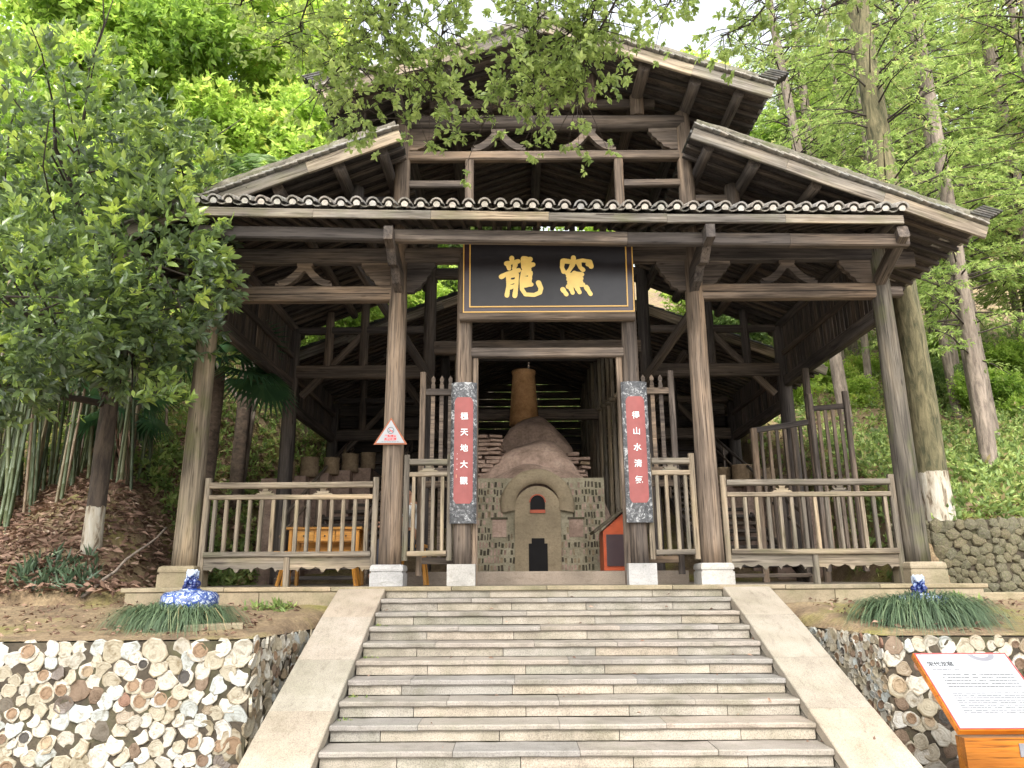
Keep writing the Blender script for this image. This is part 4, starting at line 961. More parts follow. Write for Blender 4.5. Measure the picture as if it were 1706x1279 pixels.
# front wall with openings left around a door and niches: built from upright strips
def wallbox(x0, x1, z0, z1, y0=KY, y1=KY+.35): mb.box((x0, y0, z0), (x1, y1, z1))
xl, xr, zt = KX-1.06, KX+1.06, 1.44
wallbox(xl, KX-.62, 0, zt); wallbox(KX+.62, xr, 0, zt); wallbox(KX-.62, KX-.36, 0, zt); wallbox(KX+.36, KX+.62, 0, zt)
M_KMORT = stone('pale_kiln_mortar', [(.3, (.15, .13, .085)), (.55, (.25, .22, .15)), (.75, (.33, .295, .21))], 30, .3, 3, .4, tint=False)
mb.build('mortar_wall', M_KMORT, kl)
kb_ = MB(); rk = random.Random(8)
for row in range(12):
    zr = .055+row*.116; x_ = xl+.02
    while x_ < xr-.03:
        bw = rk.uniform(.02, .04); bh = rk.uniform(.065, .098); xc_ = x_+bw/2
        inside = abs(xc_-KX) < .37 or (.50 < zr < .82 and .47 < abs(xc_-KX) < .73) or (xc_-KX)**2+(zr-1.0)**2 < .57**2
        if not inside and rk.random() > .12 and xc_+bw/2 < xr:
            Mb_ = Matrix.Translation((xc_, KY-.006, zr+rk.uniform(-.012, .012))) @ Matrix.Rotation(rk.uniform(-.12, .12), 4, 'Y')
            kb_.box((-bw/2, rk.uniform(-.006, .002), -bh/2), (bw/2, .012, bh/2), Mb_, rk.choice((0, 0, 0, 1, 1, 2)))
        x_ += bw+rk.uniform(.014, .026)
tag(kb_.build('brick_ends', [M_MORT, M_CLAY, M_SAG], kl), kind='stuff')
for s in (-1, 1):
    MB().box((KX+s*.60-.11, KY-.012, .52), (KX+s*.60+.11, KY-.002, .80)).build('niche', M_CLAY, kl); MB().bar((KX+s*.60-.13, KY-.01, .81), (KX+s*.60+.13, KY-.01, .81), .05, .03).build('niche_lintel', M_MORT, kl)
# plaster front with round head
def arcpoly(cx, w_, z0, zs_, r, n=14): return [(cx-w_, z0), (cx+w_, z0)]+[(cx+math.cos(math.pi*i/n)*r, zs_+math.sin(math.pi*i/n)*r) for i in range(n+1)]
MB().prism(arcpoly(KX, .36, .0, .95, .36), .1).build('plaster_front', M_PLAST, kl, Matrix.Translation((0, KY-.0, 0)))
# bulging hood over it
hb = MB(); n = 16
for j, (r, y) in enumerate(((.58, .03), (.585, -.03), (.56, -.07), (.48, -.10), (.38, -.09), (.35, -.052))):
    for i in range(n+1):
        a = math.pi*(-.06+1.12*i/n); q_ = 1+.035*mnoise.noise((math.cos(a)*3, math.sin(a)*3, j*.7)); hb.v.append((KX+math.cos(a)*r*q_, KY+y+.015*mnoise.noise((a*2, j, 4.)), 1.0+math.sin(a)*r*q_))
for j in range(5):
    for i in range(n): hb.f.append((j*(n+1)+i, j*(n+1)+i+1, (j+1)*(n+1)+i+1, (j+1)*(n+1)+i)); hb.m.append(0)
hb.build('arched_hood', M_PLAST, kl, None, True)
MB().prism([(KX-.145, 0), (KX+.145, 0), (KX+.145, .42), (KX+.10, .42), (KX+.10, .50), (KX-.10, .50), (KX-.10, .42), (KX-.145, .42)], .02).build('fire_door', M_DARK, kl, Matrix.Translation((0, KY-.055, 0)))
MB().prism(arcpoly(KX-.0, .115, .90, 1.05, .115, 10), .02).build('spy_hole', M_DARK, kl, Matrix.Translation((0, KY-.056, 0)))  # flat black plate on the plaster, no hole behind it
MB().prism([(KX-.12, .885), (KX+.12, .885), (KX+.12, .935), (KX-.12, .935)], .03).build('red_sill', M_SHR, kl, Matrix.Translation((0, KY-.066, 0)))
mb = MB(); nn_ = 14
for i in range(nn_):
    a, b_ = math.pi*i/nn_, math.pi*(i+1)/nn_
    mb.prism([(KX+math.cos(a)*.13, 1.05+math.sin(a)*.13), (KX+math.cos(b_)*.13, 1.05+math.sin(b_)*.13), (KX+math.cos(b_)*.112, 1.05+math.sin(b_)*.112), (KX+math.cos(a)*.112, 1.05+math.sin(a)*.112)][::-1], .03)
mb.build('red_rim', M_SHR, kl, Matrix.Translation((0, KY-.066, 0)))
# chambers climbing the hill
def chamber(y0, y1, z0, w0, h0, w1, h1, mat, seed):
    mb = MB(); n, k = 20, 8
    for i in range(k+1):
        t = i/k; y = y0+(y1-y0)*t; bul = math.sin(math.pi*min(1, t*1.1+.12))**.5
        w_ = (w0+(w1-w0)*t)*(.8+.2*bul); h = (h0+(h1-h0)*t)*(.78+.22*bul)
        for j in range(n+1):
            a = math.pi*j/n; q = 1+.07*mnoise.noise((math.cos(a)*2+seed, y*1.6, math.sin(a)*2))
            mb.v.append((KX+math.cos(a)*w_*q*(1 if abs(math.cos(a)) < .8 else 1.05), y, z0+max(0, math.sin(a))**.6*h*q))
    for i in range(k):
        for j in range(n): mb.f.append((i*(n+1)+j, (i+1)*(n+1)+j, (i+1)*(n+1)+j+1, i*(n+1)+j+1)); mb.m.append(0)
    mb.f.append(tuple(range(n+1))); mb.m.append(0)
    mb.build('kiln_chamber', mat, kl, None, True)
chamber(3.12, 4.6, .0, 1.24, 1.62, 1.22, 2.0, M_CLAY, 1); chamber(4.45, 5.9, .2, 1.2, 2.05, 1.1, 2.35, M_CLAY, 5); chamber(5.8, 7.4, .6, .98, 2.4, .8, 2.72, M_CLAY, 9); chamber(7.3, 10, 1.2, .68, 2.3, .66, 2.6, M_CLAY, 13)
MB().lathe([(.32, -.3), (.285, .2), (.25, .78), (.24, .8), (.255, .82), (.265, .90), (.20, .90), (.19, .5)], 20, Matrix.Translation((-.22, 6.9, 3.38))).build('chimney_pipe', M_CHIM, kl, None, True)
# piled broken bricks on the shoulders
for s, x0, x1, za, lays, yy in ((-1, .58, 1.15, 1.55, 12, 4.7), (1, .62, 1.0, 1.75, 6, 5.2)):
    for lay in range(lays):
        x_ = x0
        while x_ < x1-(.03*lay if s > 0 else 0):
            L_ = random.uniform(.14, .24); z_ = za+lay*.078
            beam('brick', (KX+s*x_, yy+random.uniform(-.04, .04), z_), (KX+s*(x_+L_), yy+random.uniform(-.04, .04), z_+random.uniform(-.015, .015)), random.uniform(.3, .4), random.uniform(.045, .07), M_CLAY if random.random() < .85 or s < 0 else M_SAG, kl, jit=0); x_ += L_+.012
# little red shrine box with dark gable roof
sh = empty('shrine_box', (1.0, 2.2, 0)); tag(sh, 'small orange-red cabinet with a dark gabled roof beside the kiln front', 'shrine')
MB().box((.82, 2.0, 0), (1.40, 2.5, .55)).build('cabinet', M_SHR, sh)
MB().box((.86, 1.985, .06), (1.36, 1.998, .5)).build('door', M_LACQ, sh)
MB().add([(.82, 2.0, .55), (1.40, 2.0, .55), (1.11, 2.0, .80), (.82, 2.5, .55), (1.40, 2.5, .55), (1.11, 2.5, .80)], [(0, 1, 2), (5, 4, 3), (0, 2, 5, 3), (1, 4, 5, 2), (0, 3, 4, 1)]).build('gable', M_SHR, sh)
for s in (-1, 1): beam('roof_board', (1.11, 2.25, .845), (1.11+s*.42, 2.25, .535), .62, .04, M_MORT, sh, hint=(0, 0, 1), jit=0)

KZ = .18
for o_ in (kl, sh):
    o_.matrix_basis = Matrix.Translation((0, 0, KZ)) @ o_.matrix_basis; WM[o_] = o_.matrix_basis.copy()
# ------------------------------------------------------------------ desk, bench, stool, seated person
dk = empty('writing_desk', (-3.0, 1.6, 0)); tag(dk, 'yellow varnished wooden desk with drawers behind the left balustrade', 'desk')
MB().bar((-3.52, 1.6, .75), (-2.50, 1.6, .75), .5, .035, .006).build('desk_top', M_DESK, dk)
for X in (-3.46, -2.56):
    for y in (1.40, 1.80): beam('leg', (X, y, 0), (X, y, .732), .05, .05, M_DESK, dk, jit=0)
for i in range(3): MB().box((-3.42+i*.285, 1.378, .58), (-3.15+i*.285, 1.396, .72)).build('drawer', M_DESK, dk); MB().ball((-3.285+i*.285, 1.372, .65), .012).build('knob', M_MORT, dk)
beam('apron', (-3.435, 1.41, .65), (-2.585, 1.41, .65), .02, .17, M_DESK, dk, jit=0); beam('stretcher', (-3.435, 1.40, .40), (-2.585, 1.40, .40), .03, .045, M_DESK, dk, jit=0); beam('back_panel', (-3.435, 1.80, .55), (-2.585, 1.80, .55), .02, .36, M_DESK, dk, jit=0)
bn = empty('bench', (-3.0, 1.1, 0)); tag(bn, 'yellow splay-legged bench under the left balustrade rail', 'bench')
MB().bar((-3.55, 1.1, .42), (-2.4, 1.1, .42), .24, .04, .006).build('seat', M_DESK, bn)
for X, s in ((-3.4, -1), (-2.55, 1)):
    for y, q in ((1.03, -1), (1.17, 1)): beam('leg', (X+s*.08, y+q*.05, 0), (X, y, .40), .045, .045, M_DESK, bn, jit=0)
so = empty('stool', (-1.82, 1.5, 0)); so.scale = (1, 1, 1.16); tag(so, 'low yellow stool under the person behind the short balustrade', 'stool')
MB().bar((-2.0, 1.5, .44), (-1.64, 1.5, .44), .3, .035, .006).build('seat', M_DESK, so)
for s in (-1, 1):
    for q in (-1, 1): beam('leg', (-1.82+s*.19, 1.5+q*.15, 0), (-1.82+s*.13, 1.5+q*.1, .425), .04, .04, M_DESK, so, jit=0)
def skin_obj(name, verts, edges, mat, parent, root=0, sub=2):
    me = bpy.data.meshes.new(name); me.from_pydata([v_[:3] for v_ in verts], edges, []); me.materials.append(mat)
    o_ = put(name, me, WM[parent].copy() if parent else None, parent)
    m = o_.modifiers.new('skin', 'SKIN'); m.use_smooth_shade = True
    sv = me.skin_vertices[0].data if me.skin_vertices else None
    if sv is None:
        bm = bmesh.new(); bm.from_mesh(me); bm.verts.layers.skin.verify(); bm.to_mesh(me); bm.free(); sv = me.skin_vertices[0].data
    for i, v_ in enumerate(verts): r = v_[3]; sv[i].radius = (r, v_[4] if len(v_) > 4 else r); sv[i].use_root = (i == root)
    s = o_.modifiers.new('sub', 'SUBSURF'); s.levels = sub; s.render_levels = sub
    return o_
pp = empty('person', (-1.84, 1.5, .07)); tag(pp, 'person in white shirt seated behind the short left balustrade', 'person')
# faces -X, towards the desk; local coordinates from the person's base
V = [(0,0,.53,.12),(0.02,0,.68,.12),(0.02,0,.84,.13),(0,0,.97,.10),(-.02,0,1.03,.052),(-.05,0,1.10,.075),(-.05,0,1.19,.088),(-.04,0,1.245,.05),(-.145,0,1.145,.018),
     (0,-.17,.96,.055),(-.10,-.22,.74,.045),(-.32,-.16,.70,.034),(-.40,-.13,.70,.026),(0,.17,.96,.055),(-.10,.22,.74,.045),(-.32,.16,.76,.034),(-.40,.13,.78,.026),
     (-.05,-.10,.51,.085),(-.43,-.11,.49,.062),(-.40,-.11,.09,.042),(-.56,-.12,.04,.035),(-.05,.10,.51,.085),(-.43,.11,.49,.062),(-.40,.11,.09,.042),(-.56,.12,.04,.035)]
Ed = [(0,1),(1,2),(2,3),(3,4),(4,5),(5,6),(6,7),(5,8),(3,9),(9,10),(10,11),(11,12),(3,13),(13,14),(14,15),(15,16),(0,17),(17,18),(18,19),(19,20),(0,21),(21,22),(22,23),(23,24)]
for base, s in ((12, 1), (16, -1)):
    bx_, by_, bz_, _ = V[base]
    for i, (dy, L) in enumerate(((-.028, .07), (-.009, .08), (.01, .075), (.028, .06))):
        V.append((bx_-.05, by_+dy, bz_-.005, .010)); V.append((bx_-.05-L*.5, by_+dy, bz_-.012, .009)); V.append((bx_-.05-L, by_+dy, bz_-.03, .008)); k = len(V); Ed += [(base, k-3), (k-3, k-2), (k-2, k-1)]
    V.append((bx_-.02, by_+s*.045, bz_-.01, .010)); V.append((bx_-.05, by_+s*.06, bz_-.02, .009)); k = len(V); Ed += [(base, k-2), (k-2, k-1)]
body = skin_obj('body', V, Ed, M_SKIN, pp)
skin_obj('shirt', [(0,0,.54,.135),(0.02,0,.68,.135),(0.02,0,.84,.145),(0,0,.965,.11),(-.01,0,1.0,.075),(0,-.17,.96,.072),(-.08,-.21,.79,.062),(0,.17,.96,.072),(-.08,.21,.79,.062)], [(0,1),(1,2),(2,3),(3,4),(3,5),(5,6),(3,7),(7,8)], M_SHIRT, pp)
skin_obj('trousers', [(0,0,.54,.132),(-.05,-.10,.515,.1),(-.43,-.11,.495,.078),(-.405,-.11,.14,.06),(-.05,.10,.515,.1),(-.43,.11,.495,.078),(-.405,.11,.14,.06)], [(0,1),(1,2),(2,3),(0,4),(4,5),(5,6)], M_TROU, pp)
hb = MB(); hb.ball((-.035, 0, 1.205), (.098, .088, .085), 14, 9); hv = hb.v; hb.v = [(x, y, z if z > 1.165 or x > -.02 else 1.165+(z-1.165)*.1) for x, y, z in hv]
hb.build('hair', M_HAIR, pp, WM[pp].copy(), True)
for y in (-.035, .035): MB().ball((-.128, y, 1.175), .011, 8, 6).build('eye', M_HAIR, pp, WM[pp].copy(), True); MB().ball((-.04, y*2.5, 1.155), (.022, .012, .03), 8, 6).build('ear', M_SKIN, pp, WM[pp].copy(), True)
MB().ball((-.130, 0, 1.105), (.008, .024, .007), 8, 6).build('mouth', M_SIGNBR, pp, WM[pp].copy(), True)

# saggers lining the stair banks
SG = MB().lathe([(.15, 0), (.155, .02), (.15, .27), (.158, .285), (.158, .30), (.135, .30), (.13, .05)], 16).mesh('sagger', M_SAG, True)
sagp = [(-4.75, 5.2, 1.9, 1.), (-4.4, 5.5, 1.98, 1.15), (-4.05, 5.8, 2.07, 1.), (-3.75, 6.1, 2.16, 1.1), (-3.45, 6.4, 2.26, 1.), (4.75, 5.2, 1.6, 1.0), (4.4, 5.5, 1.69, 1.2), (4.05, 5.8, 1.78, 1.3), (3.75, 6.1, 1.87, 1.0), (3.45, 6.4, 1.96, 1.0)]
words = ['first', 'second', 'third', 'fourth', 'fifth']
for i, (x_, y_, z_, s) in enumerate(sagp):
    o_ = put('sagger', SG, Matrix.Translation((x_, y_, z_)) @ Matrix.Rotation(random.uniform(0, 6), 4, 'Z') @ Matrix.Diagonal((s, s, s*1.1, 1)))
    tag(o_, 'brown clay sagger on the %s bank inside the hall, %s from the outer edge' % ('left' if x_ < 0 else 'right', words[i % 5]), 'clay sagger', 'clay saggers on the stair banks')
for sx in (-1, 1):
    mb = MB(); 
    for i in range(5): mb.box((sx*(4.95-.35*i)-.2, 5.0+.3*i, -.3), (sx*(4.95-.35*i)+.2, 6.2+.3*i, (1.9 if sx < 0 else 1.6)+.09*i))
    tag(mb.build('stair_bank', M_CLAY), 'dim stepped earth bank on the %s side inside the hall' % ('left' if sx < 0 else 'right'), 'bank')

# ------------------------------------------------------------------ porcelain jars with lions
def remeshed(mb, vox, name, mat, M, parent):
    me = mb.mesh(name, mat, True); o_ = put(name, me, M, parent); r = o_.modifiers.new('r', 'REMESH'); r.mode = 'VOXEL'; r.voxel_size = vox; r.use_smooth_shade = True
    s = o_.modifiers.new('s', 'SMOOTH'); s.iterations = 2; s.factor = .4; return o_
def lion():
    mb = MB(); B = mb.ball
    mb.box((-.075, -.075, 0), (.075, .075, .03)); B((0, .02, .085), (.06, .07, .075)); B((0, -.01, .115), (.055, .055, .06)); B((0, -.03, .16), (.056, .052, .05))
    B((0, -.075, .148), (.034, .03, .026)); B((0, -.095, .158), (.012, .01, .01)); B((0, -.085, .13), (.024, .02, .01))
    for s in (-1, 1):
        B((s*.045, -.06, .07), (.02, .022, .05)); B((s*.047, -.078, .035), (.024, .03, .016)); B((s*.06, .035, .055), (.03, .045, .035)); B((s*.042, -.015, .195), (.016, .012, .018)); B((s*.02, -.074, .175), (.011, .009, .009))
        for z in (.12, .15, .18): B((s*.055, .01, z), .017); B((s*.03, .045, z), .017)
    B((0, .085, .10), (.018, .025, .06)); return mb
jarprof = [(.10, -.30), (.17, -.26), (.245, -.12), (.272, 0.0), (.27, .06), (.24, .095), (.16, .112), (.10, .118), (.095, .13), (.08, .13)]
for nm, P, s, lab in (('L', (-3.65, -1.2, -.125), 1.0, 'blue and white porcelain jar with seated lion, left bed, rising from grass'), ('R', (3.54, -1.2, -.20), .95, 'blue and white lion-topped jar on the right, nearly hidden in grass')):
    j = empty('porcelain_jar', (P[0], P[1], -.32)); tag(j, lab, 'porcelain jar', 'porcelain jars before the hall')
    MB().lathe(jarprof, 32).build('jar', M_PORC, j, Matrix.Translation(P) @ Matrix.Diagonal((s, s, s, 1)), True)
    remeshed(lion(), .008, 'lion_finial', M_PORCD, Matrix.Translation((P[0], P[1], P[2]+.125*s)) @ Matrix.Rotation(R(8 if nm == 'L' else -25), 4, 'Z') @ Matrix.Diagonal((s*.92, s*.92, s*.92, 1)), j)

hall.scale = (1, 1, 1.012)
# ------------------------------------------------------------------ foliage tools
rng = np.random.default_rng(11)
def fast_mesh(name, V, F, tint, mat):
    """V (n,3), F (m,k) with k = 3 or 4"""
    me = bpy.data.meshes.new(name); k = F.shape[1]
    me.vertices.add(len(V)); me.vertices.foreach_set('co', np.ascontiguousarray(V, dtype=np.float32).ravel())
    me.loops.add(F.size); me.loops.foreach_set('vertex_index', np.ascontiguousarray(F, dtype=np.int32).ravel())
    me.polygons.add(len(F)); me.polygons.foreach_set('loop_start', np.arange(0, F.size, k, dtype=np.int32)); me.polygons.foreach_set('loop_total', np.full(len(F), k, dtype=np.int32))
    me.update(calc_edges=True)
    a = me.attributes.new('tint', 'FLOAT', 'POINT'); a.data.foreach_set('value', np.ascontiguousarray(tint, dtype=np.float32))
    me.materials.append(mat); return me
def unit(a): return a/np.maximum(np.linalg.norm(a, axis=-1, keepdims=True), 1e-6)
def leaves(P, D, S, tint, width=.45, fold=.18, droop=.0, shape='oval'):
    """one leaf per row: base point P, axis D, length S. Returns V, F, tint"""
    n = len(P); D = unit(D); A = rng.normal(size=(n, 3)); A[:, 2] = np.abs(A[:, 2])*.3+.8     # leaves face mostly up
    Nn = unit(A-D*np.sum(A*D, 1, keepdims=True)); Sd = np.cross(D, Nn); S = S[:, None]
    if shape == 'oval':
        # base, two at .35, two at .7, tip
        a = P; l1 = P+D*S*.33+Sd*S*width*.5+Nn*S*fold*.5; r1 = P+D*S*.33-Sd*S*width*.5+Nn*S*fold*.5
        l2 = P+D*S*.68+Sd*S*width*.4+Nn*S*(fold*.4-droop*.3); r2 = P+D*S*.68-Sd*S*width*.4+Nn*S*(fold*.4-droop*.3)
        tp = P+D*S-Nn*S*droop; m = P+D*S*.5-Nn*S*droop*.2
        V = np.stack([a, l1, r1, l2, r2, tp, m], 1).reshape(-1, 3); o = np.arange(n)[:, None]*7
        F = np.concatenate([o+np.array([[0, 2, 6]]), o+np.array([[0, 6, 1]]), o+np.array([[1, 6, 3]]), o+np.array([[2, 4, 6]]), o+np.array([[3, 6, 5]]), o+np.array([[4, 5, 6]])], 0); return V, F, np.repeat(tint, 7)
    l = P+D*S*.45+Sd*S*width*.5+Nn*S*fold*.5; r = P+D*S*.45-Sd*S*width*.5+Nn*S*fold*.5; tp = P+D*S-Nn*S*droop
    V = np.stack([P, l, r, tp], 1).reshape(-1, 3); o = np.arange(n)[:, None]*4
    F = np.concatenate([o+np.array([[0, 3, 1]]), o+np.array([[0, 2, 3]])], 0); return V, F, np.repeat(tint, 4)
def merge(parts):
    V = []; F = []; T = []; o = 0
    for v_, f_, t_ in parts: V.append(v_); F.append(f_+o); T.append(t_); o += len(v_)
    return np.concatenate(V), np.concatenate(F), np.concatenate(T)
def rosettes(C, D, k, size, tint, spread=1.0, **kw):
    """k leaves round every twig tip C pointing along D"""
    n = len(C); D = unit(D); P = np.repeat(C, k, 0); DD = np.repeat(D, k, 0)
    R_ = rng.normal(size=(n*k, 3)); d = unit(DD+unit(R_)*spread)
    back = rng.uniform(0, 1, n*k)[:, None]
    P = P-DD*back*size*1.1
    S = size*rng.uniform(.5, 1.25, n*k); t = np.clip(np.repeat(tint, k)+rng.normal(0, .14, n*k), 0, 1)
    return leaves(P, d, S, t, **kw)
def limb(mb, p0, p1, r0, r1, bend=.15, seg=6, n=7):
    p0 = Vector(p0); p1 = Vector(p1); L = (p1-p0).length; off = Vector((random.gauss(0, 1), random.gauss(0, 1), random.gauss(0, .6)))*bend*L
    pts_ = [p0.lerp(p1, t)+off*math.sin(math.pi*t)*.5+Vector((random.gauss(0, .012), random.gauss(0, .012), random.gauss(0, .012)))*L*(0 < t < 1) for t in [i/seg for i in range(seg+1)]]
    mb.tube(pts_, [r0+(r1-r0)*i/seg for i in range(seg+1)], n); return pts_

# ------------------------------------------------------------------ big glossy tree on the left
tl = empty('broadleaf_tree', (-5.9, 1.0, .4)); tag(tl, 'large glossy-leaved tree with whitewashed trunk foot filling the left', 'tree')
log('trunk', (-5.9, 1.0, .3), (-5.78, .7, 4.6), .125, .09, M_BARKD, tl, 14, .08, .01)
tw = MB(); C = []; Dn = []; Tn = []
cc_ = [((-5.85, .2, 4.3), (2.0, 1.7, 2.0), 680), ((-4.75, -.6, 3.75), (1.05, 1.0, 1.35), 450), ((-6.0, -1.2, 3.1), (1.6, 1.0, 1.2), 600), ((-6.2, -.6, 5.6), (1.7, 1.4, 1.3), 420), ((-4.85, .1, 5.1), (.95, 1.0, .95), 360), ((-7.3, .4, 4.4), (1.3, 1.6, 2.0), 200), ((-5.0, -.35, 2.65), (.6, .6, .5), 150), ((-6.6, -.6, 2.3), (1.1, .8, .6), 190)]
for (cx, cy, cz), (rx, ry, rz), n in cc_:
    g_ = rng.normal(size=(n, 3)); g_ = unit(g_)*(rng.uniform(.35, 1, n)**.45)[:, None]
    lump = np.array([1+.30*mnoise.noise(tuple(q*1.7+cx)) for q in g_])[:, None]
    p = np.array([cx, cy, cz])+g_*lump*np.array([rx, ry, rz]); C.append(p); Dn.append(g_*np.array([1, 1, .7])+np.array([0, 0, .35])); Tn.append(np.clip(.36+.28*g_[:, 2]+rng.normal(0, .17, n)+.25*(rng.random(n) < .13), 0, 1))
for (cx, cy, cz), (rx, ry, rz), n in cc_:
    pts_ = limb(tw, (-5.85+random.uniform(-.05, .05), .85, random.uniform(2.2, 4.0)), (cx, cy, cz), .05, .02)
    for i in range(10):
        d = Vector((random.gauss(0, 1)*rx, random.gauss(0, 1)*ry, random.gauss(0, 1)*rz))*.55; limb(tw, pts_[random.randint(3, 6)], Vector((cx, cy, cz))+d, .015, .006, .15, 4, 5)
# low drooping sprays at the right edge
spr = [(-4.35, -.4, 4.02), (-4.05, -.55, 3.78), (-3.93, -.55, 3.80), (-4.5, -.5, 2.35), (-4.42, -.6, 2.15), (-4.25, -.3, 3.2), (-4.5, -.5, 2.9), (-4.1, -.4, 4.4), (-4.3, -.2, 5.0)]
for q in spr:
    limb(tw, (-4.9, -.2, q[2]+.25), q, .012, .004, .1, 4, 5); n = 9; C.append(np.array(q)+rng.normal(0, .10, (n, 3))*np.array([1.4, .8, .6])); Dn.append(np.tile([.6, -.3, .3], (n, 1))+rng.normal(0, .3, (n, 3))); Tn.append(np.full(n, .55))
C = np.concatenate(C); Dn = np.concatenate(Dn); Tn = np.concatenate(Tn)
keep = (C[:, 0] < -3.75) & ((C[:, 0] < -4.32) | (C[:, 2] < 4.35)); C, Dn, Tn = C[keep], Dn[keep], Tn[keep]
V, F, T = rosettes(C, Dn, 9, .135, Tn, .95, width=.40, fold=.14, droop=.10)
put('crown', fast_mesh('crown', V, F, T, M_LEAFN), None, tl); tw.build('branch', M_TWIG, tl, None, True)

# ------------------------------------------------------------------ camphor boughs hanging in from above
ct = empty('camphor_tree', (-2.6, -10.5, -1.4)); tag(ct, 'camphor tree whose leafy boughs hang across the top before the gable', 'tree')
log('trunk', (-2.6, -10.5, -1.45), (-2.3, -9.0, 6.6), .34, .24, M_BARK, ct, 14, .06, .01)
tw = MB(); tips = []
main = [((-2.3, -9.0, 6.4), (-1.2, -4.4, 7.4)), ((-2.3, -9.0, 6.2), (.6, -4.6, 7.3)), ((-2.3, -9, 6.3), (-2.6, -4.6, 7.2)), ((-2.3, -9, 6.3), (2.6, -4.2, 7.9))]
mp_ = [limb(tw, a, b_, .10, .05, .08, 10, 8) for a, b_ in main]
def px(x, y, Y):
    d = fw+r2*((x-853)/FPX)-u2*((y-639.5)/FPX); return CAM+d*((Y-CAM.y)/d.y)
boughs = [(0, [(690, -60, -3.2), (655, 20, -2.9), (625, 50, -2.7), (575, 100, -2.5), (515, 172, -2.3)], 80), (0, [(700, -60, -3.3), (655, 0, -3.0), (632, 38, -2.8), (668, 80, -2.5), (690, 200, -2.3)], 150), (2, [(560, -80, -3.2), (520, -20, -3.0), (500, 40, -2.7), (505, 90, -2.5)], 90),
    (1, [(1010, -70, -3.4), (985, 30, -3.0), (940, 60, -2.7), (860, 100, -2.4), (800, 215, -2.2)], 190), (1, [(1070, -80, -3.3), (1010, 30, -2.9), (975, 90, -2.6), (960, 170, -2.4)], 150), (0, [(800, -80, -3.3), (745, 10, -2.9), (730, 90, -2.6), (715, 160, -2.4)], 150),
    (1, [(930, -80, -3.3), (900, 0, -3.0), (880, 80, -2.6), (900, 190, -2.3)], 170), (3, [(1180, -90, -3.3), (1130, -20, -3.0), (1100, 30, -2.7)], 60), (3, [(1320, -90, -3.2), (1290, -10, -2.9), (1250, 40, -2.6), (1200, 60, -2.5)], 70), (3, [(1500, -90, -3.3), (1420, -10, -3.0), (1350, 30, -2.8)], 60), (2, [(450, -100, -3.2), (420, -40, -3.0), (400, 10, -2.8)], 50), (0, [(620, -60, -3.2), (590, 30, -2.9), (570, 140, -2.6), (610, 190, -2.4)], 130)]
Cc = []; Dc = []
for bi, pth, n in boughs:
    pts_ = [px(*q) for q in pth]; start = mp_[bi][-1]; lst = [start.lerp(pts_[0], .0)]+pts_
    tw.tube(lst, [.035]+[.012*(1-.7*i/len(pts_)) for i in range(len(pts_))], 6)
    for k in range(n//2):
        t = random.uniform(.15, 1)*(len(pts_)-1); i = min(int(t), len(pts_)-2); b0 = pts_[i].lerp(pts_[i+1], t-i)
        d = Vector((random.gauss(0, .22), random.gauss(0, .30), random.gauss(-.06, .15))); e = b0+d
        tw.tube([b0, b0+d*.5+Vector((0, 0, .02)), e], [.005, .004, .002], 4)
        for j in range(3): Cc.append(tuple(e+Vector((random.gauss(0, .05), random.gauss(0, .06), random.gauss(0, .05))))); Dc.append((d.x+random.gauss(0, .1), d.y, -.12+random.gauss(0, .15)))
Cc = np.array(Cc); Dc = np.array(Dc); Tc = np.clip(.5+rng.normal(0, .18, len(Cc)), 0, 1)
V, F, T = rosettes(Cc, Dc, 9, .066, Tc, 1.1, width=.48, fold=.1, droop=.15)
put('crown', fast_mesh('crown', V, F, T, M_LEAFC), None, ct); tw.build('branch', M_TWIG, ct, None, True)

# ------------------------------------------------------------------ forest
def crown_mesh(seed, n, r, mat, leaf=.16, k=7, lobes=9, shape='kite'):
    global rng; rng = np.random.default_rng(seed); C = []; D = []; T = []
    for i in range(lobes):
        c = unit(rng.normal(size=(1, 3)))[0]*np.array([.62, .62, .5])*r*rng.uniform(.4, 1); rr = r*rng.uniform(.32, .55); m = n//lobes
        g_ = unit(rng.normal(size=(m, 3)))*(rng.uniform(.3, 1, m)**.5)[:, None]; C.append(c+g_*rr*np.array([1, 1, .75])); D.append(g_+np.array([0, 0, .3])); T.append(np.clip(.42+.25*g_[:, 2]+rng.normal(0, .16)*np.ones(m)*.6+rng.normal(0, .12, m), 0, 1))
    V, F, T = rosettes(np.concatenate(C), np.concatenate(D), k, leaf, np.concatenate(T), 1.1, width=.5, fold=.12, droop=.1, shape=shape); return fast_mesh('crown', V, F, T, mat)
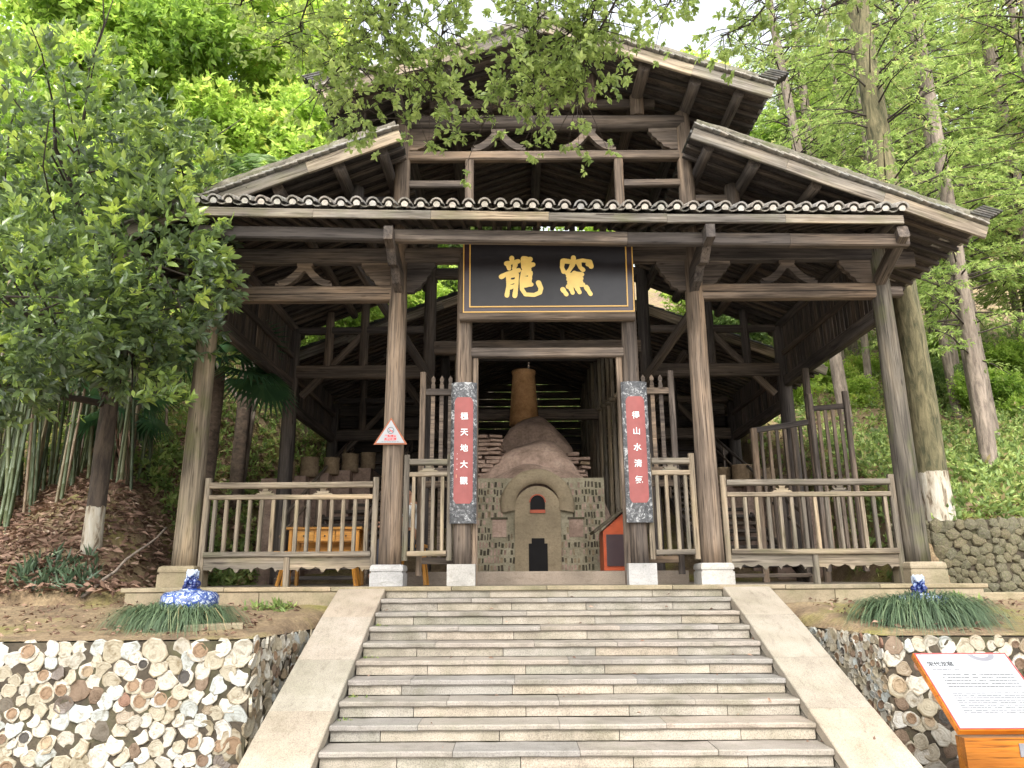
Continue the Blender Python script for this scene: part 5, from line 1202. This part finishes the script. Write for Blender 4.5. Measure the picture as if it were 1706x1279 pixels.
def cedar_mesh(seed, z0, z1, rad, n, mat, leaf=.11):
    """feathery sprays on near-level branches"""
    global rng; rng = np.random.default_rng(seed); C = []; D = []; br_ = MB()
    for i in range(n):
        z = rng.uniform(z0, z1); a = rng.uniform(0, 6.283); L = rad*(1-.55*(z-z0)/(z1-z0))*rng.uniform(.5, 1.1); dz = rng.uniform(-.25, .15)*L
        d = np.array([math.cos(a), math.sin(a), 0]); e = d*L+np.array([0, 0, dz]); br_.tube([(0, 0, z), tuple(e*.5+np.array([0, 0, z+.06*L])), tuple(e+np.array([0, 0, z]))], [.022, .013, .004], 4, cap=False)
        m = int(16*L)
        t = rng.uniform(.3, 1, m)[:, None]; sd_ = np.cross(d, [0, 0, 1]); s = rng.choice([-1, 1], m)[:, None]
        base_ = t*e+np.array([0, 0, z])+np.array([0, 0, .06*L])*4*t*(1-t)
        w_ = rng.uniform(.05, .38, m)[:, None]*s
        C.append(base_+sd_*w_+d*np.abs(w_)*.5+np.stack([np.zeros(m), np.zeros(m), -np.abs(w_[:, 0])*.35], 1)); D.append(sd_*s*.8+d*.6+np.array([0, 0, -.3]))
    C = np.concatenate(C); D = np.concatenate(D); T = np.clip(rng.normal(.5, .2, len(C)), 0, 1)
    V, F, T = rosettes(C, D, 8, leaf, T, .75, width=.22, fold=.05, droop=.1, shape='kite'); return fast_mesh('crown', V, F, T, mat), br_.mesh('branch', M_TWIG, True)
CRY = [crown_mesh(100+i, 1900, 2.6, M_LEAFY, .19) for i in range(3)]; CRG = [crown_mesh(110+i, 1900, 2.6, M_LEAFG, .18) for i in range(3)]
CED = [cedar_mesh(120, 3.5, 13, 2.3, 120, M_LEAFP), cedar_mesh(121, 5.0, 14, 2.6, 120, M_LEAFP), cedar_mesh(122, 2.2, 10, 1.9, 110, M_LEAFP)]
TRK = {}
def trunk_mesh(L, r0, r1, mat):
    k = (L, r0, r1, mat.name)
    if k not in TRK: TRK[k] = log_mesh(L, r0, r1, mat, 12, .07, .012, 'trunk')
    return TRK[k]
UPM = Matrix.Rotation(R(-90), 4, 'Y')
def tree(name, x, y, label, cat, crown, trunk, th, rot=None, s=1.0, group=None, cz=None, branch=None, lean=0, crowns=None):
    z = hill(x, y)-.1; o_ = empty(name, (x, y, z)); tag(o_, label, cat, group); rot = random.uniform(0, 6.28) if rot is None else rot
    M = Matrix.Translation((x, y, z)) @ Matrix.Rotation(lean, 4, 'Y') @ Matrix.Rotation(rot, 4, 'Z')
    put('trunk', trunk, M @ UPM, o_)
    if branch: put('branch', branch, M @ Matrix.Diagonal((s, s, 1, 1)), o_)
    if crowns:
        for (a, b_, c_, q, me) in crowns: put('crown', me, Matrix.Translation((x+a, y+b_, z+c_)) @ Matrix.Rotation(random.uniform(0, 6.28), 4, 'Z') @ Matrix.Diagonal((q, q, q*random.uniform(.8, 1.1), 1)), o_)
    elif crown: put('crown', crown, M @ (Matrix.Diagonal((s, s, 1, 1)) if branch else Matrix.Translation((0, 0, cz)) @ Matrix.Diagonal((s, s, s, 1))), o_)
    return o_
# named cedars on the right
cw, cwb = CED[1]
tree('cedar_tree', 5.6, 2.05, 'tall cedar with whitewashed foot and mossy trunk touching the right corner column', 'tree', cw, trunk_mesh(15.0, .21, .13, M_BARKW), 15, branch=cwb, s=.8)
def cedar(x, y, label, i, L=14.0, r0=.16, s=1.0, mat=M_BARKR, lean=0):
    c, b_ = CED[i]; tree('cedar_tree', x, y, label, 'tree', c, trunk_mesh(L, r0, r0*.55, mat), L, branch=b_, s=s, group='cedars right of the hall', lean=lean)
cedar(7.8, 4.0, 'slim grey cedar rising just above the right roof tip', 2, 14., .145, .9)
cedar(9.05, 6.0, 'stout brown cedar standing on the slope right of the hall', 0, 15., .22)
cedar(7.3, 8.2, 'leaning thin cedar seen over the right roof slope', 1, 14., .16, .9, lean=-.06)
cedar(8.4, 7.6, 'cedar with bare lower trunk behind the side gate', 0, 14., .15, .8)
cedar(10.6, 4.6, 'nearer cedar at the right edge of the picture', 1, 15., .17, 1.1)
cedar(12.4, 8.4, 'pale cedar up the slope at far right', 0, 15., .2, 1.2)
cedar(11.3, 10.4, 'middle cedar of the far row on the right slope', 1, 15., .19, 1.2)
cedar(14.8, 11.5, 'furthest right cedar beyond the rubble wall', 2, 14., .17, 1.2)
cedar(9.2, 12.5, 'distant cedar behind the right roof ridge', 0, 15., .2, 1.2)
for i, (x_, y_, L_, r_) in enumerate([(10.2, 8.6, 15., .11), (12.0, 6.6, 15., .10), (8.9, 10.2, 15., .10), (13.6, 9.8, 15., .11), (10.6, 12.2, 16., .11), (15.4, 13.2, 16., .12), (12.4, 14.6, 16., .11), (17.6, 15.8, 16., .13), (14.2, 17.6, 16., .12), (9.6, 15.4, 16., .12), (18.8, 11.8, 15., .12), (20.6, 17.2, 16., .13), (11.8, 18.4, 16., .12), (16.2, 19.4, 16., .13)]):
    c, b_ = CED[i % 3]; tree('slim_cedar', x_, y_, 'slim distant cedar in the stand right of the hall', 'tree', c, trunk_mesh(L_, r_, r_*.6, M_BARKR), L_, branch=b_, s=1.0, group='slim cedars right of the hall', lean=random.uniform(-.02, .02))
# forest on the hillside behind: each tree a thing
spots = [(-10.5, 8.8, 'G', 8.0), (-4.2, 12.5, 'Y', 9.0), (-7.8, 13.0, 'G', 9.5), (-12.5, 13, 'Y', 9), (-1.5, 16, 'G', 8), (-5, 18, 'Y', 9.5), (-10, 19, 'Y', 10), (-15, 18, 'G', 9.5), (2.5, 17, 'Y', 8), (6.2, 15.5, 'Y', 8.5), (5.3, 10.8, 'G', 7.5), (10.5, 16.5, 'G', 9.5), (15, 17, 'Y', 9.5), (19, 14, 'G', 8.5), (-12, 5.5, 'Y', 7.5), (-18, 11, 'G', 9), (12.5, 22, 'Y', 10), (4, 23, 'G', 10), (-3, 25, 'Y', 10), (-13, 26, 'G', 11), (20, 23, 'Y', 10), (26, 19, 'G', 9), (-22, 20, 'Y', 10), (8.5, 27, 'Y', 11), (16, 30, 'G', 11), (-8, 32, 'Y', 11), (0, 33, 'G', 11), (25, 31, 'Y', 11), (-18, 34, 'Y', 11), (-28, 28, 'G', 11), (33, 26, 'Y', 10), (12, 37, 'G', 12), (-26, 14, 'G', 9.5), (22, 8, 'Y', 7), (17.5, 6.5, 'G', 6.5), (-12.6, 3.2, 'G', 7.5), (-15.6, 5.6, 'Y', 8.5), (-17.5, 2.2, 'G', 8), (-20, 7, 'Y', 9), (16.5, 3.2, 'Y', 7)]
adj = {'Y': 'bright yellow-green', 'G': 'mid-green'}
for i, (x_, y_, t, h) in enumerate(spots):
    S_ = CRY if t == 'Y' else CRG
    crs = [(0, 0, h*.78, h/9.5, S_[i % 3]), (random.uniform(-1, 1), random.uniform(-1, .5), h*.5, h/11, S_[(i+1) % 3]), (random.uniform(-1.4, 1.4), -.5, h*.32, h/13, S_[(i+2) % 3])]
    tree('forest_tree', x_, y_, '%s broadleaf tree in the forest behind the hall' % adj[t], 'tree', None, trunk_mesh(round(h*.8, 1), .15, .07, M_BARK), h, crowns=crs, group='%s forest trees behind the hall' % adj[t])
for x_, y_, t, h in [(-5.6, 8.0, 'Y', 13), (-8.0, 7.2, 'Y', 13.5), (-3.4, 13.8, 'Y', 13), (-10.8, 6.6, 'Y', 12.5), (-6.9, 10.8, 'Y', 15), (-1.2, 14.6, 'G', 12), (-9.4, 9.6, 'Y', 15), (-12.6, 8.2, 'Y', 14), (16.5, 11.6, 'Y', 11), (11.6, 16.4, 'Y', 13), (17.4, 15.0, 'Y', 13), (6.6, 14.2, 'Y', 12)]:
    S_ = CRY if t == 'Y' else CRG
    tree('tall_tree', x_, y_, 'tall %s tree rising high behind the %s roof' % (adj[t], 'left' if x_ < 0 else 'right'), 'tree', None, trunk_mesh(round(h*.8, 1), .17, .07, M_BARK), h, group='tall %s trees %s' % (adj[t], 'left' if x_ < 0 else 'right'),
        crowns=[(0, 0, h*.85, .9, S_[0]), (random.uniform(-1, 1), -.6, h*.66, 1.0, S_[1]), (random.uniform(-1.2, 1.2), .3, h*.5, .95, S_[2]), (random.uniform(-1.2, 1.2), -.4, h*.36, .8, S_[0])])
for i in range(40):
    sxx = 1 if i % 5 < 3 else -1; x_ = sxx*random.uniform(6.8, 17 if sxx > 0 else 14); y_ = random.uniform(4.8 if sxx > 0 else 6, 15)
    z = hill(x_, y_); q = random.uniform(.28, .55); o_ = empty('shrub', (x_, y_, z)); tag(o_, 'leafy shrub on the wooded slope %s of the hall' % ('right' if sxx > 0 else 'left'), 'shrub', 'shrubs on the %s slope' % ('right' if sxx > 0 else 'left'))
    put('foliage', random.choice(CRY+CRG), Matrix.Translation((x_, y_, z+q*1.1)) @ Matrix.Rotation(random.uniform(0, 6), 4, 'Z') @ Matrix.Diagonal((q, q, q*.9, 1)), o_)
# forked small tree seen under the left eave
ft = empty('forked_tree', (-5.9, 6.0, hill(-5.9, 6))); tag(ft, 'small pale forked tree on the bank under the left eave', 'tree')
zf_ = hill(-5.9, 6)-.1
log('trunk', (-5.95, 6.0, zf_), (-5.8, 6.0, zf_+2.0), .12, .09, M_BARKR, ft, 12, .06)
log('limb', (-5.8, 6.0, zf_+1.9), (-6.6, 5.9, zf_+3.0), .06, .04, M_BARKR, ft, 10); log('limb', (-5.8, 6.0, zf_+1.9), (-5.4, 6.2, zf_+4.2), .075, .04, M_BARKR, ft, 10)
put('crown', CRG[0], Matrix.Translation((-6.2, 7.0, zf_+5.2)) @ Matrix.Diagonal((.4, .4, .35, 1)), ft)
# palms
def fan(size, n=26, droop=.35):
    """fan blade: n stiff segments round a stalk tip, lying along +X"""
    V = []; F = []; o = 0
    for i in range(n):
        a = R(-125+250*i/(n-1)); L = size*(1-.18*abs(a)/2.2); w_ = L*.052; d = np.array([math.cos(a), math.sin(a), 0]); s = np.array([-math.sin(a), math.cos(a), 0])
        p1 = d*L*.55+np.array([0, 0, .02]); p2 = d*L+np.array([0, 0, -droop*L*(.6+.4*abs(a)/2)])
        V += [np.zeros(3), p1+s*w_, p1-s*w_, p2]; F += [(o, o+2, o+1), (o+1, o+2, o+3)]; o += 4
    return np.array(V), np.array(F)
def palm(x, y, label, hgt, nf, size, trunk=True, r=.12, skirt=False):
    z = hill(x, y)-.1; o_ = empty('fan_palm', (x, y, z)); tag(o_, label, 'palm', 'fan palms left of the hall')
    log('trunk', (x, y, z), (x+.08, y, z+hgt), r, r*.95, M_BARKP, o_, 12, .25)
    top = Vector((x+.08, y, z+hgt)); st_ = MB(); me = None
    for i in range(nf):
        a = 6.283*i/nf+random.uniform(-.2, .2); el = random.uniform(-.35, .95); d = Vector((math.cos(a)*math.cos(el), math.sin(a)*math.cos(el), math.sin(el))); e = top+d*random.uniform(.5, .8)*size*1.3
        st_.tube([top, top.lerp(e, .5)+Vector((0, 0, .05)), e], [.016, .012, .01], 5)
        V_, F_ = FANV, FANF
        M, _ = frame(e, e+d+Vector((0, 0, -.25)))
        put('frond', FAN, M @ Matrix.Rotation(random.uniform(-.5, .5), 4, 'X') @ Matrix.Diagonal((size, size, size, 1)), o_)
    st_.build('stalks', M_PALM if False else M_CULM, o_, None, True)
    if skirt:
        n = 160; a = rng.uniform(0, 6.283, n); zz = rng.uniform(hgt*.25, hgt*.95, n); P = np.stack([x+np.cos(a)*r, y+np.sin(a)*r, z+zz], 1); D = np.stack([np.cos(a)*.35, np.sin(a)*.35, -np.ones(n)], 1)
        V_, F_, T_ = leaves(P, D, rng.uniform(.25, .6, n), rng.uniform(.4, .9, n), width=.1, shape='kite'); put('dead_skirt', fast_mesh('dead_skirt', V_, F_, T_, M_LITTER), None, o_)
FANV, FANF = fan(1.0); FAN = fast_mesh('frond', FANV, FANF, np.repeat(rng.uniform(.3, .8, 26), 4), M_PALM)
palm(-5.45, 3.1, 'hairy-trunked fan palm just behind the left corner column', 3.6, 13, .75, r=.14, skirt=False)
palm(-6.9, 3.0, 'low fan palm with shaggy dead skirt behind the whitewashed tree', 1.3, 9, .55, r=.10, skirt=True)
# feathery palm over the left roof
fp = empty('feather_palm', (-5.9, 5.8, hill(-5.9, 5.8))); tag(fp, 'pale feathery palm rising above the left roof slope', 'palm')
zb_ = hill(-5.9, 5.8); HP = 8.3-zb_; log('trunk', (-5.9, 5.8, zb_), (-5.8, 5.8, zb_+HP), .14, .12, M_BARKP, fp, 10, .2)
for i in range(11):
    a = 6.283*i/11+.3; d = np.array([math.cos(a), math.sin(a)*.8, 0]); n = 44; t = np.linspace(.08, 1, n)[:, None]; L = 2.3
    top = np.array([-5.8, 5.8, zb_+HP]); ax = top+d*L*.85*t+np.array([0, 0, 1])*(1.5*t-1.75*t**2)*1.1
    sd_ = np.cross(d, [0, 0, 1]); P = np.concatenate([ax, ax]); sgn = np.concatenate([np.ones((n, 1)), -np.ones((n, 1))]); D = sd_*sgn+d*.5+np.array([0, 0, -.35])
    V_, F_, T_ = leaves(P, D, np.tile(.5*np.sin(np.pi*np.clip(t[:, 0]*.85+.12, 0, 1)), 2), rng.uniform(.3, 1, 2*n), width=.10, fold=.02, droop=.15, shape='kite'); put('frond', fast_mesh('frond', V_, F_, T_, M_FROND), None, fp)
# bamboo culms
CU = []
for k in range(4):
    mb = MB(); pts_ = []; rad = []
    L = 5.0
    for i in range(17):
        z = L*i/16
        for dz, q in ((-.012, 1.0), (0, 1.18), (.012, 1.0)): pts_.append((0.10*(z/L)**2*k, .06*(z/L)**2, z+dz)); rad.append((.028-.010*z/L)*q)
    mb.tube(pts_, rad, 7); CU.append(mb.mesh('culm', M_CULM, True))
BL_ = fast_mesh('culm_leaves', *(lambda C: rosettes(C, np.tile([0, 0, -.4], (len(C), 1))+rng.normal(0, .5, (len(C), 3)), 5, .2, rng.uniform(.2, .9, len(C)), .9, width=.13, fold=.03, droop=.2, shape='kite'))(rng.normal(0, 1, (150, 3))*np.array([.45, .45, .9])+np.array([.1, 0, 3.9])), M_LEAFY)
nb = 0
for i in range(150):
    y_ = random.uniform(2.0, 5.2); x_ = random.uniform(-9.6, -6.35)-.5*(y_-2.6)*.5; z = hill(x_, y_)-.05
    o_ = empty('bamboo', (x_, y_, z)); tag(o_, 'green bamboo stem in the grove left of the hall', 'bamboo', 'bamboo grove left of the hall')
    M = Matrix.Translation((x_, y_, z)) @ Matrix.Rotation(random.gauss(0, .05), 4, 'Y') @ Matrix.Rotation(random.gauss(0, .05), 4, 'X') @ Matrix.Rotation(random.uniform(0, 6.28), 4, 'Z'); s = random.uniform(.75, 1.25)
    put('culm', random.choice(CU), M @ Matrix.Diagonal((s, s, 1, 1)), o_)
    if i % 6 == 0: put('leaves', BL_, M, o_)

# unseen high crown of the camphor, added over the courtyard to cut top light
for x_, y_, z_, q in [(-4.5, -9.5, 9.5, 1.2), (-.5, -9.2, 10.8, 1.3), (3.0, -8.5, 10.2, 1.2), (-6.2, -6.4, 9.8, 1.1)]:
    put('crown', CRG[int(x_) % 3], Matrix.Translation((x_, y_, z_)) @ Matrix.Rotation(x_, 4, 'Z') @ Matrix.Diagonal((q, q, q*.6, 1)), ct)
# ------------------------------------------------------------------ ground cover, litter, grass
def on_ground(n, x0, x1, y0, y1, rej=None):
    X = rng.uniform(x0, x1, n); Y = rng.uniform(y0, y1, n)
    P = np.array([(a, b_, hill(a, b_)) for a, b_ in zip(X, Y) if not (rej and rej(a, b_))]); return P
def cover(name, P, label, k, size, mat, lift=.12, up_=1.0, **kw):
    C = P+np.array([0, 0, 1])*rng.uniform(.02, lift, len(P))[:, None]; D = rng.normal(0, .5, P.shape); D[:, 2] = up_*rng.uniform(.2, 1, len(P))
    V, F, T = rosettes(C, D, k, size, rng.uniform(.15, .9, len(P)), 1.0, shape='kite', **kw); o_ = put(name, fast_mesh(name, V, F, T, mat)); tag(o_, label, 'plants' if mat is M_COVER else 'leaf litter', kind='stuff')
inhall = lambda a, b_: abs(a) < 5.0 and b_ < 8
P = np.concatenate([on_ground(13000, 5.3, 24, 1.9, 22), on_ground(3200, 5.2, 11, 1.8, 7)])
cover('undergrowth', P, 'green undergrowth carpeting the slope right of the hall', 7, .115, M_COVER, .42, width=.4)
P = np.concatenate([on_ground(3600, -9.5, -4.9, 5.0, 14), on_ground(1500, -16, -8, 5, 16), on_ground(1800, -19, -9.5, .5, 6), on_ground(500, -7, -5.1, 3.6, 5)])
cover('undergrowth', P, 'bright undergrowth on the bank behind the left eave', 8, .13, M_COVER, .4, width=.4)
P = np.concatenate([on_ground(2500, -5, 5, 13.4, 20)])
cover('undergrowth', P, 'undergrowth on the hill behind the hall', 7, .18, M_COVER, .4, width=.4)
def litter(name, P, label, size):
    n = len(P); C = P+np.array([0, 0, 1])*rng.uniform(.004, .045, n)[:, None]; D = rng.normal(0, 1, (n, 3)); D[:, 2] *= .25
    V, F, T = leaves(C, D, size*rng.uniform(.5, 1.3, n), np.clip(rng.normal(.5, .25, n), 0, 1), width=.38, fold=.25, droop=.15, shape='kite'); tag(put(name, fast_mesh(name, V, F, T, M_LITTER)), label, 'leaf litter', kind='stuff')
litter('leaf_litter', np.concatenate([on_ground(15000, -9.5, -4.95, -.5, 5.5), on_ground(2500, -7, -5, 5, 8)]), 'brown fallen leaves covering the left bank', .13)
P = np.array([(sx*a, b_, bedz(a, b_)+.01) for sx in (-1, 1) for a, b_ in rng.uniform((2.8, -2.0), (6.3, 0), (420, 2)) if b_ > yfront(a)+.1])
litter('leaf_litter', P, 'scattered dry leaves on the soil of the planting beds', .07)
P = np.array([(random.uniform(-2.4, 2.4), -k*TR+random.uniform(.0, .2), -k*RI+.004) for k in range(1, 11) for _ in range(5)])
litter('leaf_litter', P, 'few dry leaves lying on the granite steps', .05)
litter('leaf_litter', on_ground(3000, 5.2, 14, 1.9, 9), 'fallen leaves among the right undergrowth', .12)
def grass_clump(c, rx, ry, n, L, label, seed):
    r_ = np.random.default_rng(seed); q = np.sqrt(r_.random(n)); a = r_.uniform(0, 6.283, n)
    X = c[0]+np.cos(a)*q*rx; Y = c[1]+np.sin(a)*q*ry; Z = np.full(n, c[2]); B = np.stack([X, Y, Z], 1)
    O = np.stack([np.cos(a), np.sin(a)-.25, np.zeros(n)], 1)*(.10+.34*q)[:, None]+r_.normal(0, .21, (n, 3))*np.array([1, 1, 0]); ln = L*r_.uniform(.4, 1.15, n)
    sd_ = unit(np.cross(O+1e-4, [0, 0, 1]))*.0055; Vs = []; K = 5
    for i in range(K):
        t = i/(K-1); P_ = B+O*ln[:, None]*t**1.3*.9+np.array([0, 0, 1])*(ln*(1.15*t-(.85+.5*q)*t*t))[:, None]; w_ = (1-t**2)*1+.05
        Vs += [P_+sd_*w_, P_-sd_*w_]
    V = np.stack(Vs, 1).reshape(-1, 3); o = np.arange(n)[:, None]*2*K; F = np.concatenate([o+np.array([[2*i, 2*i+1, 2*i+3, 2*i+2]]) for i in range(K-1)], 0)
    T = np.repeat(np.clip(r_.normal(.5, .2, n), 0, 1), 2*K); o_ = put('grass_clump', fast_mesh('grass_clump', V, F, T, M_GRASS)); tag(o_, label, 'grass', 'mondo grass clumps round the jars')
grass_clump((-3.74, -1.28, -.36), .42, .25, 2600, .72, 'dark arching grass clump around the left lion jar', 1)
grass_clump((3.5, -1.28, -.36), .46, .27, 3000, .84, 'dark arching grass clump nearly hiding the right lion jar', 2)
# small plants by the platform, fallen stick, kerb stone
mb = MB(); limb(mb, (-5.45, .1, -.1), (-4.95, .95, .75), .02, .012, .05, 8, 7); tag(mb.build('fallen_stick', M_BARKR, None, None, True), 'bare fallen stick leaning on the litter bank by the column', 'stick')
tag(MB().bar((-3.5, -1.62, -.345), (-3.0, -1.5, -.335), .09, .07, .015).build('kerb_stone', M_CAP), 'mossy kerb stone at the right end of the left grass clump', 'stone')
P = np.array([(-3.05+.12*a, -.35+.06*b_, -.2) for a, b_ in rng.normal(0, 1, (26, 2))]+[(-2.75+.07*a, .12+.02*b_, -.2) for a, b_ in rng.normal(0, 1, (14, 2))]+[(4.35+.1*a, -.35+.05*b_, -.15) for a, b_ in rng.normal(0, 1, (18, 2))])
D = rng.normal(0, .5, P.shape); D[:, 2] = .6
P2 = np.array([(-SW+.03+abs(random.gauss(0, .07)), -k*TR+.22+random.gauss(0, .015), -k*RI+.002) for k in (3, 5, 7, 8) for _ in range(9)]); D2 = rng.normal(0, .5, P2.shape); D2[:, 2] = .6
V, F, T = merge([rosettes(P, D, 6, .11, rng.uniform(.3, .9, len(P)), .9, width=.25, shape='kite'), rosettes(P2, D2, 6, .03, rng.uniform(.3, .9, len(P2)), .9, width=.4, shape='kite')])
tag(put('weeds', fast_mesh('weeds', V, F, T, M_COVER)), 'small weeds sprouting along the platform foot and in the step corners', 'weeds', kind='stuff')
P = on_ground(60, -6.5, -5.5, .2, .8); D = rng.normal(0, .6, P.shape); D[:, 2] = .5
V, F, T = rosettes(P+np.array([0, 0, .05]), D, 9, .2, rng.uniform(0, .4, len(P)), .9, width=.18, shape='kite'); tag(put('fern', fast_mesh('fern', V, F, T, M_GRASS)), 'dark low fern at the foot of the whitewashed trunk', 'fern')

# ------------------------------------------------------------------ single out look-alikes by their order across the picture
ORD = ['first', 'second', 'third', 'fourth', 'fifth', 'sixth', 'seventh', 'eighth', 'ninth', 'tenth', 'eleventh', 'twelfth', 'thirteenth', 'fourteenth', 'fifteenth', 'sixteenth', 'seventeenth', 'eighteenth', 'nineteenth', 'twentieth', 'twenty-first', 'twenty-second', 'twenty-third', 'twenty-fourth']
grp = {}
for o_ in sc.objects:
    if o_.parent is None and o_.get('group') and o_.name.split('.')[0] in ('forest_tree', 'tall_tree', 'shrub', 'slim_cedar'): grp.setdefault(o_['label'], []).append(o_)
for lab, L_ in grp.items():
    L_.sort(key=lambda q: (q.location.x-CAM.x)/(q.location.y-CAM.y))
    if len(L_) > 1:
        for i, q in enumerate(L_): q['label'] = lab+', '+ORD[i]+' from the left'
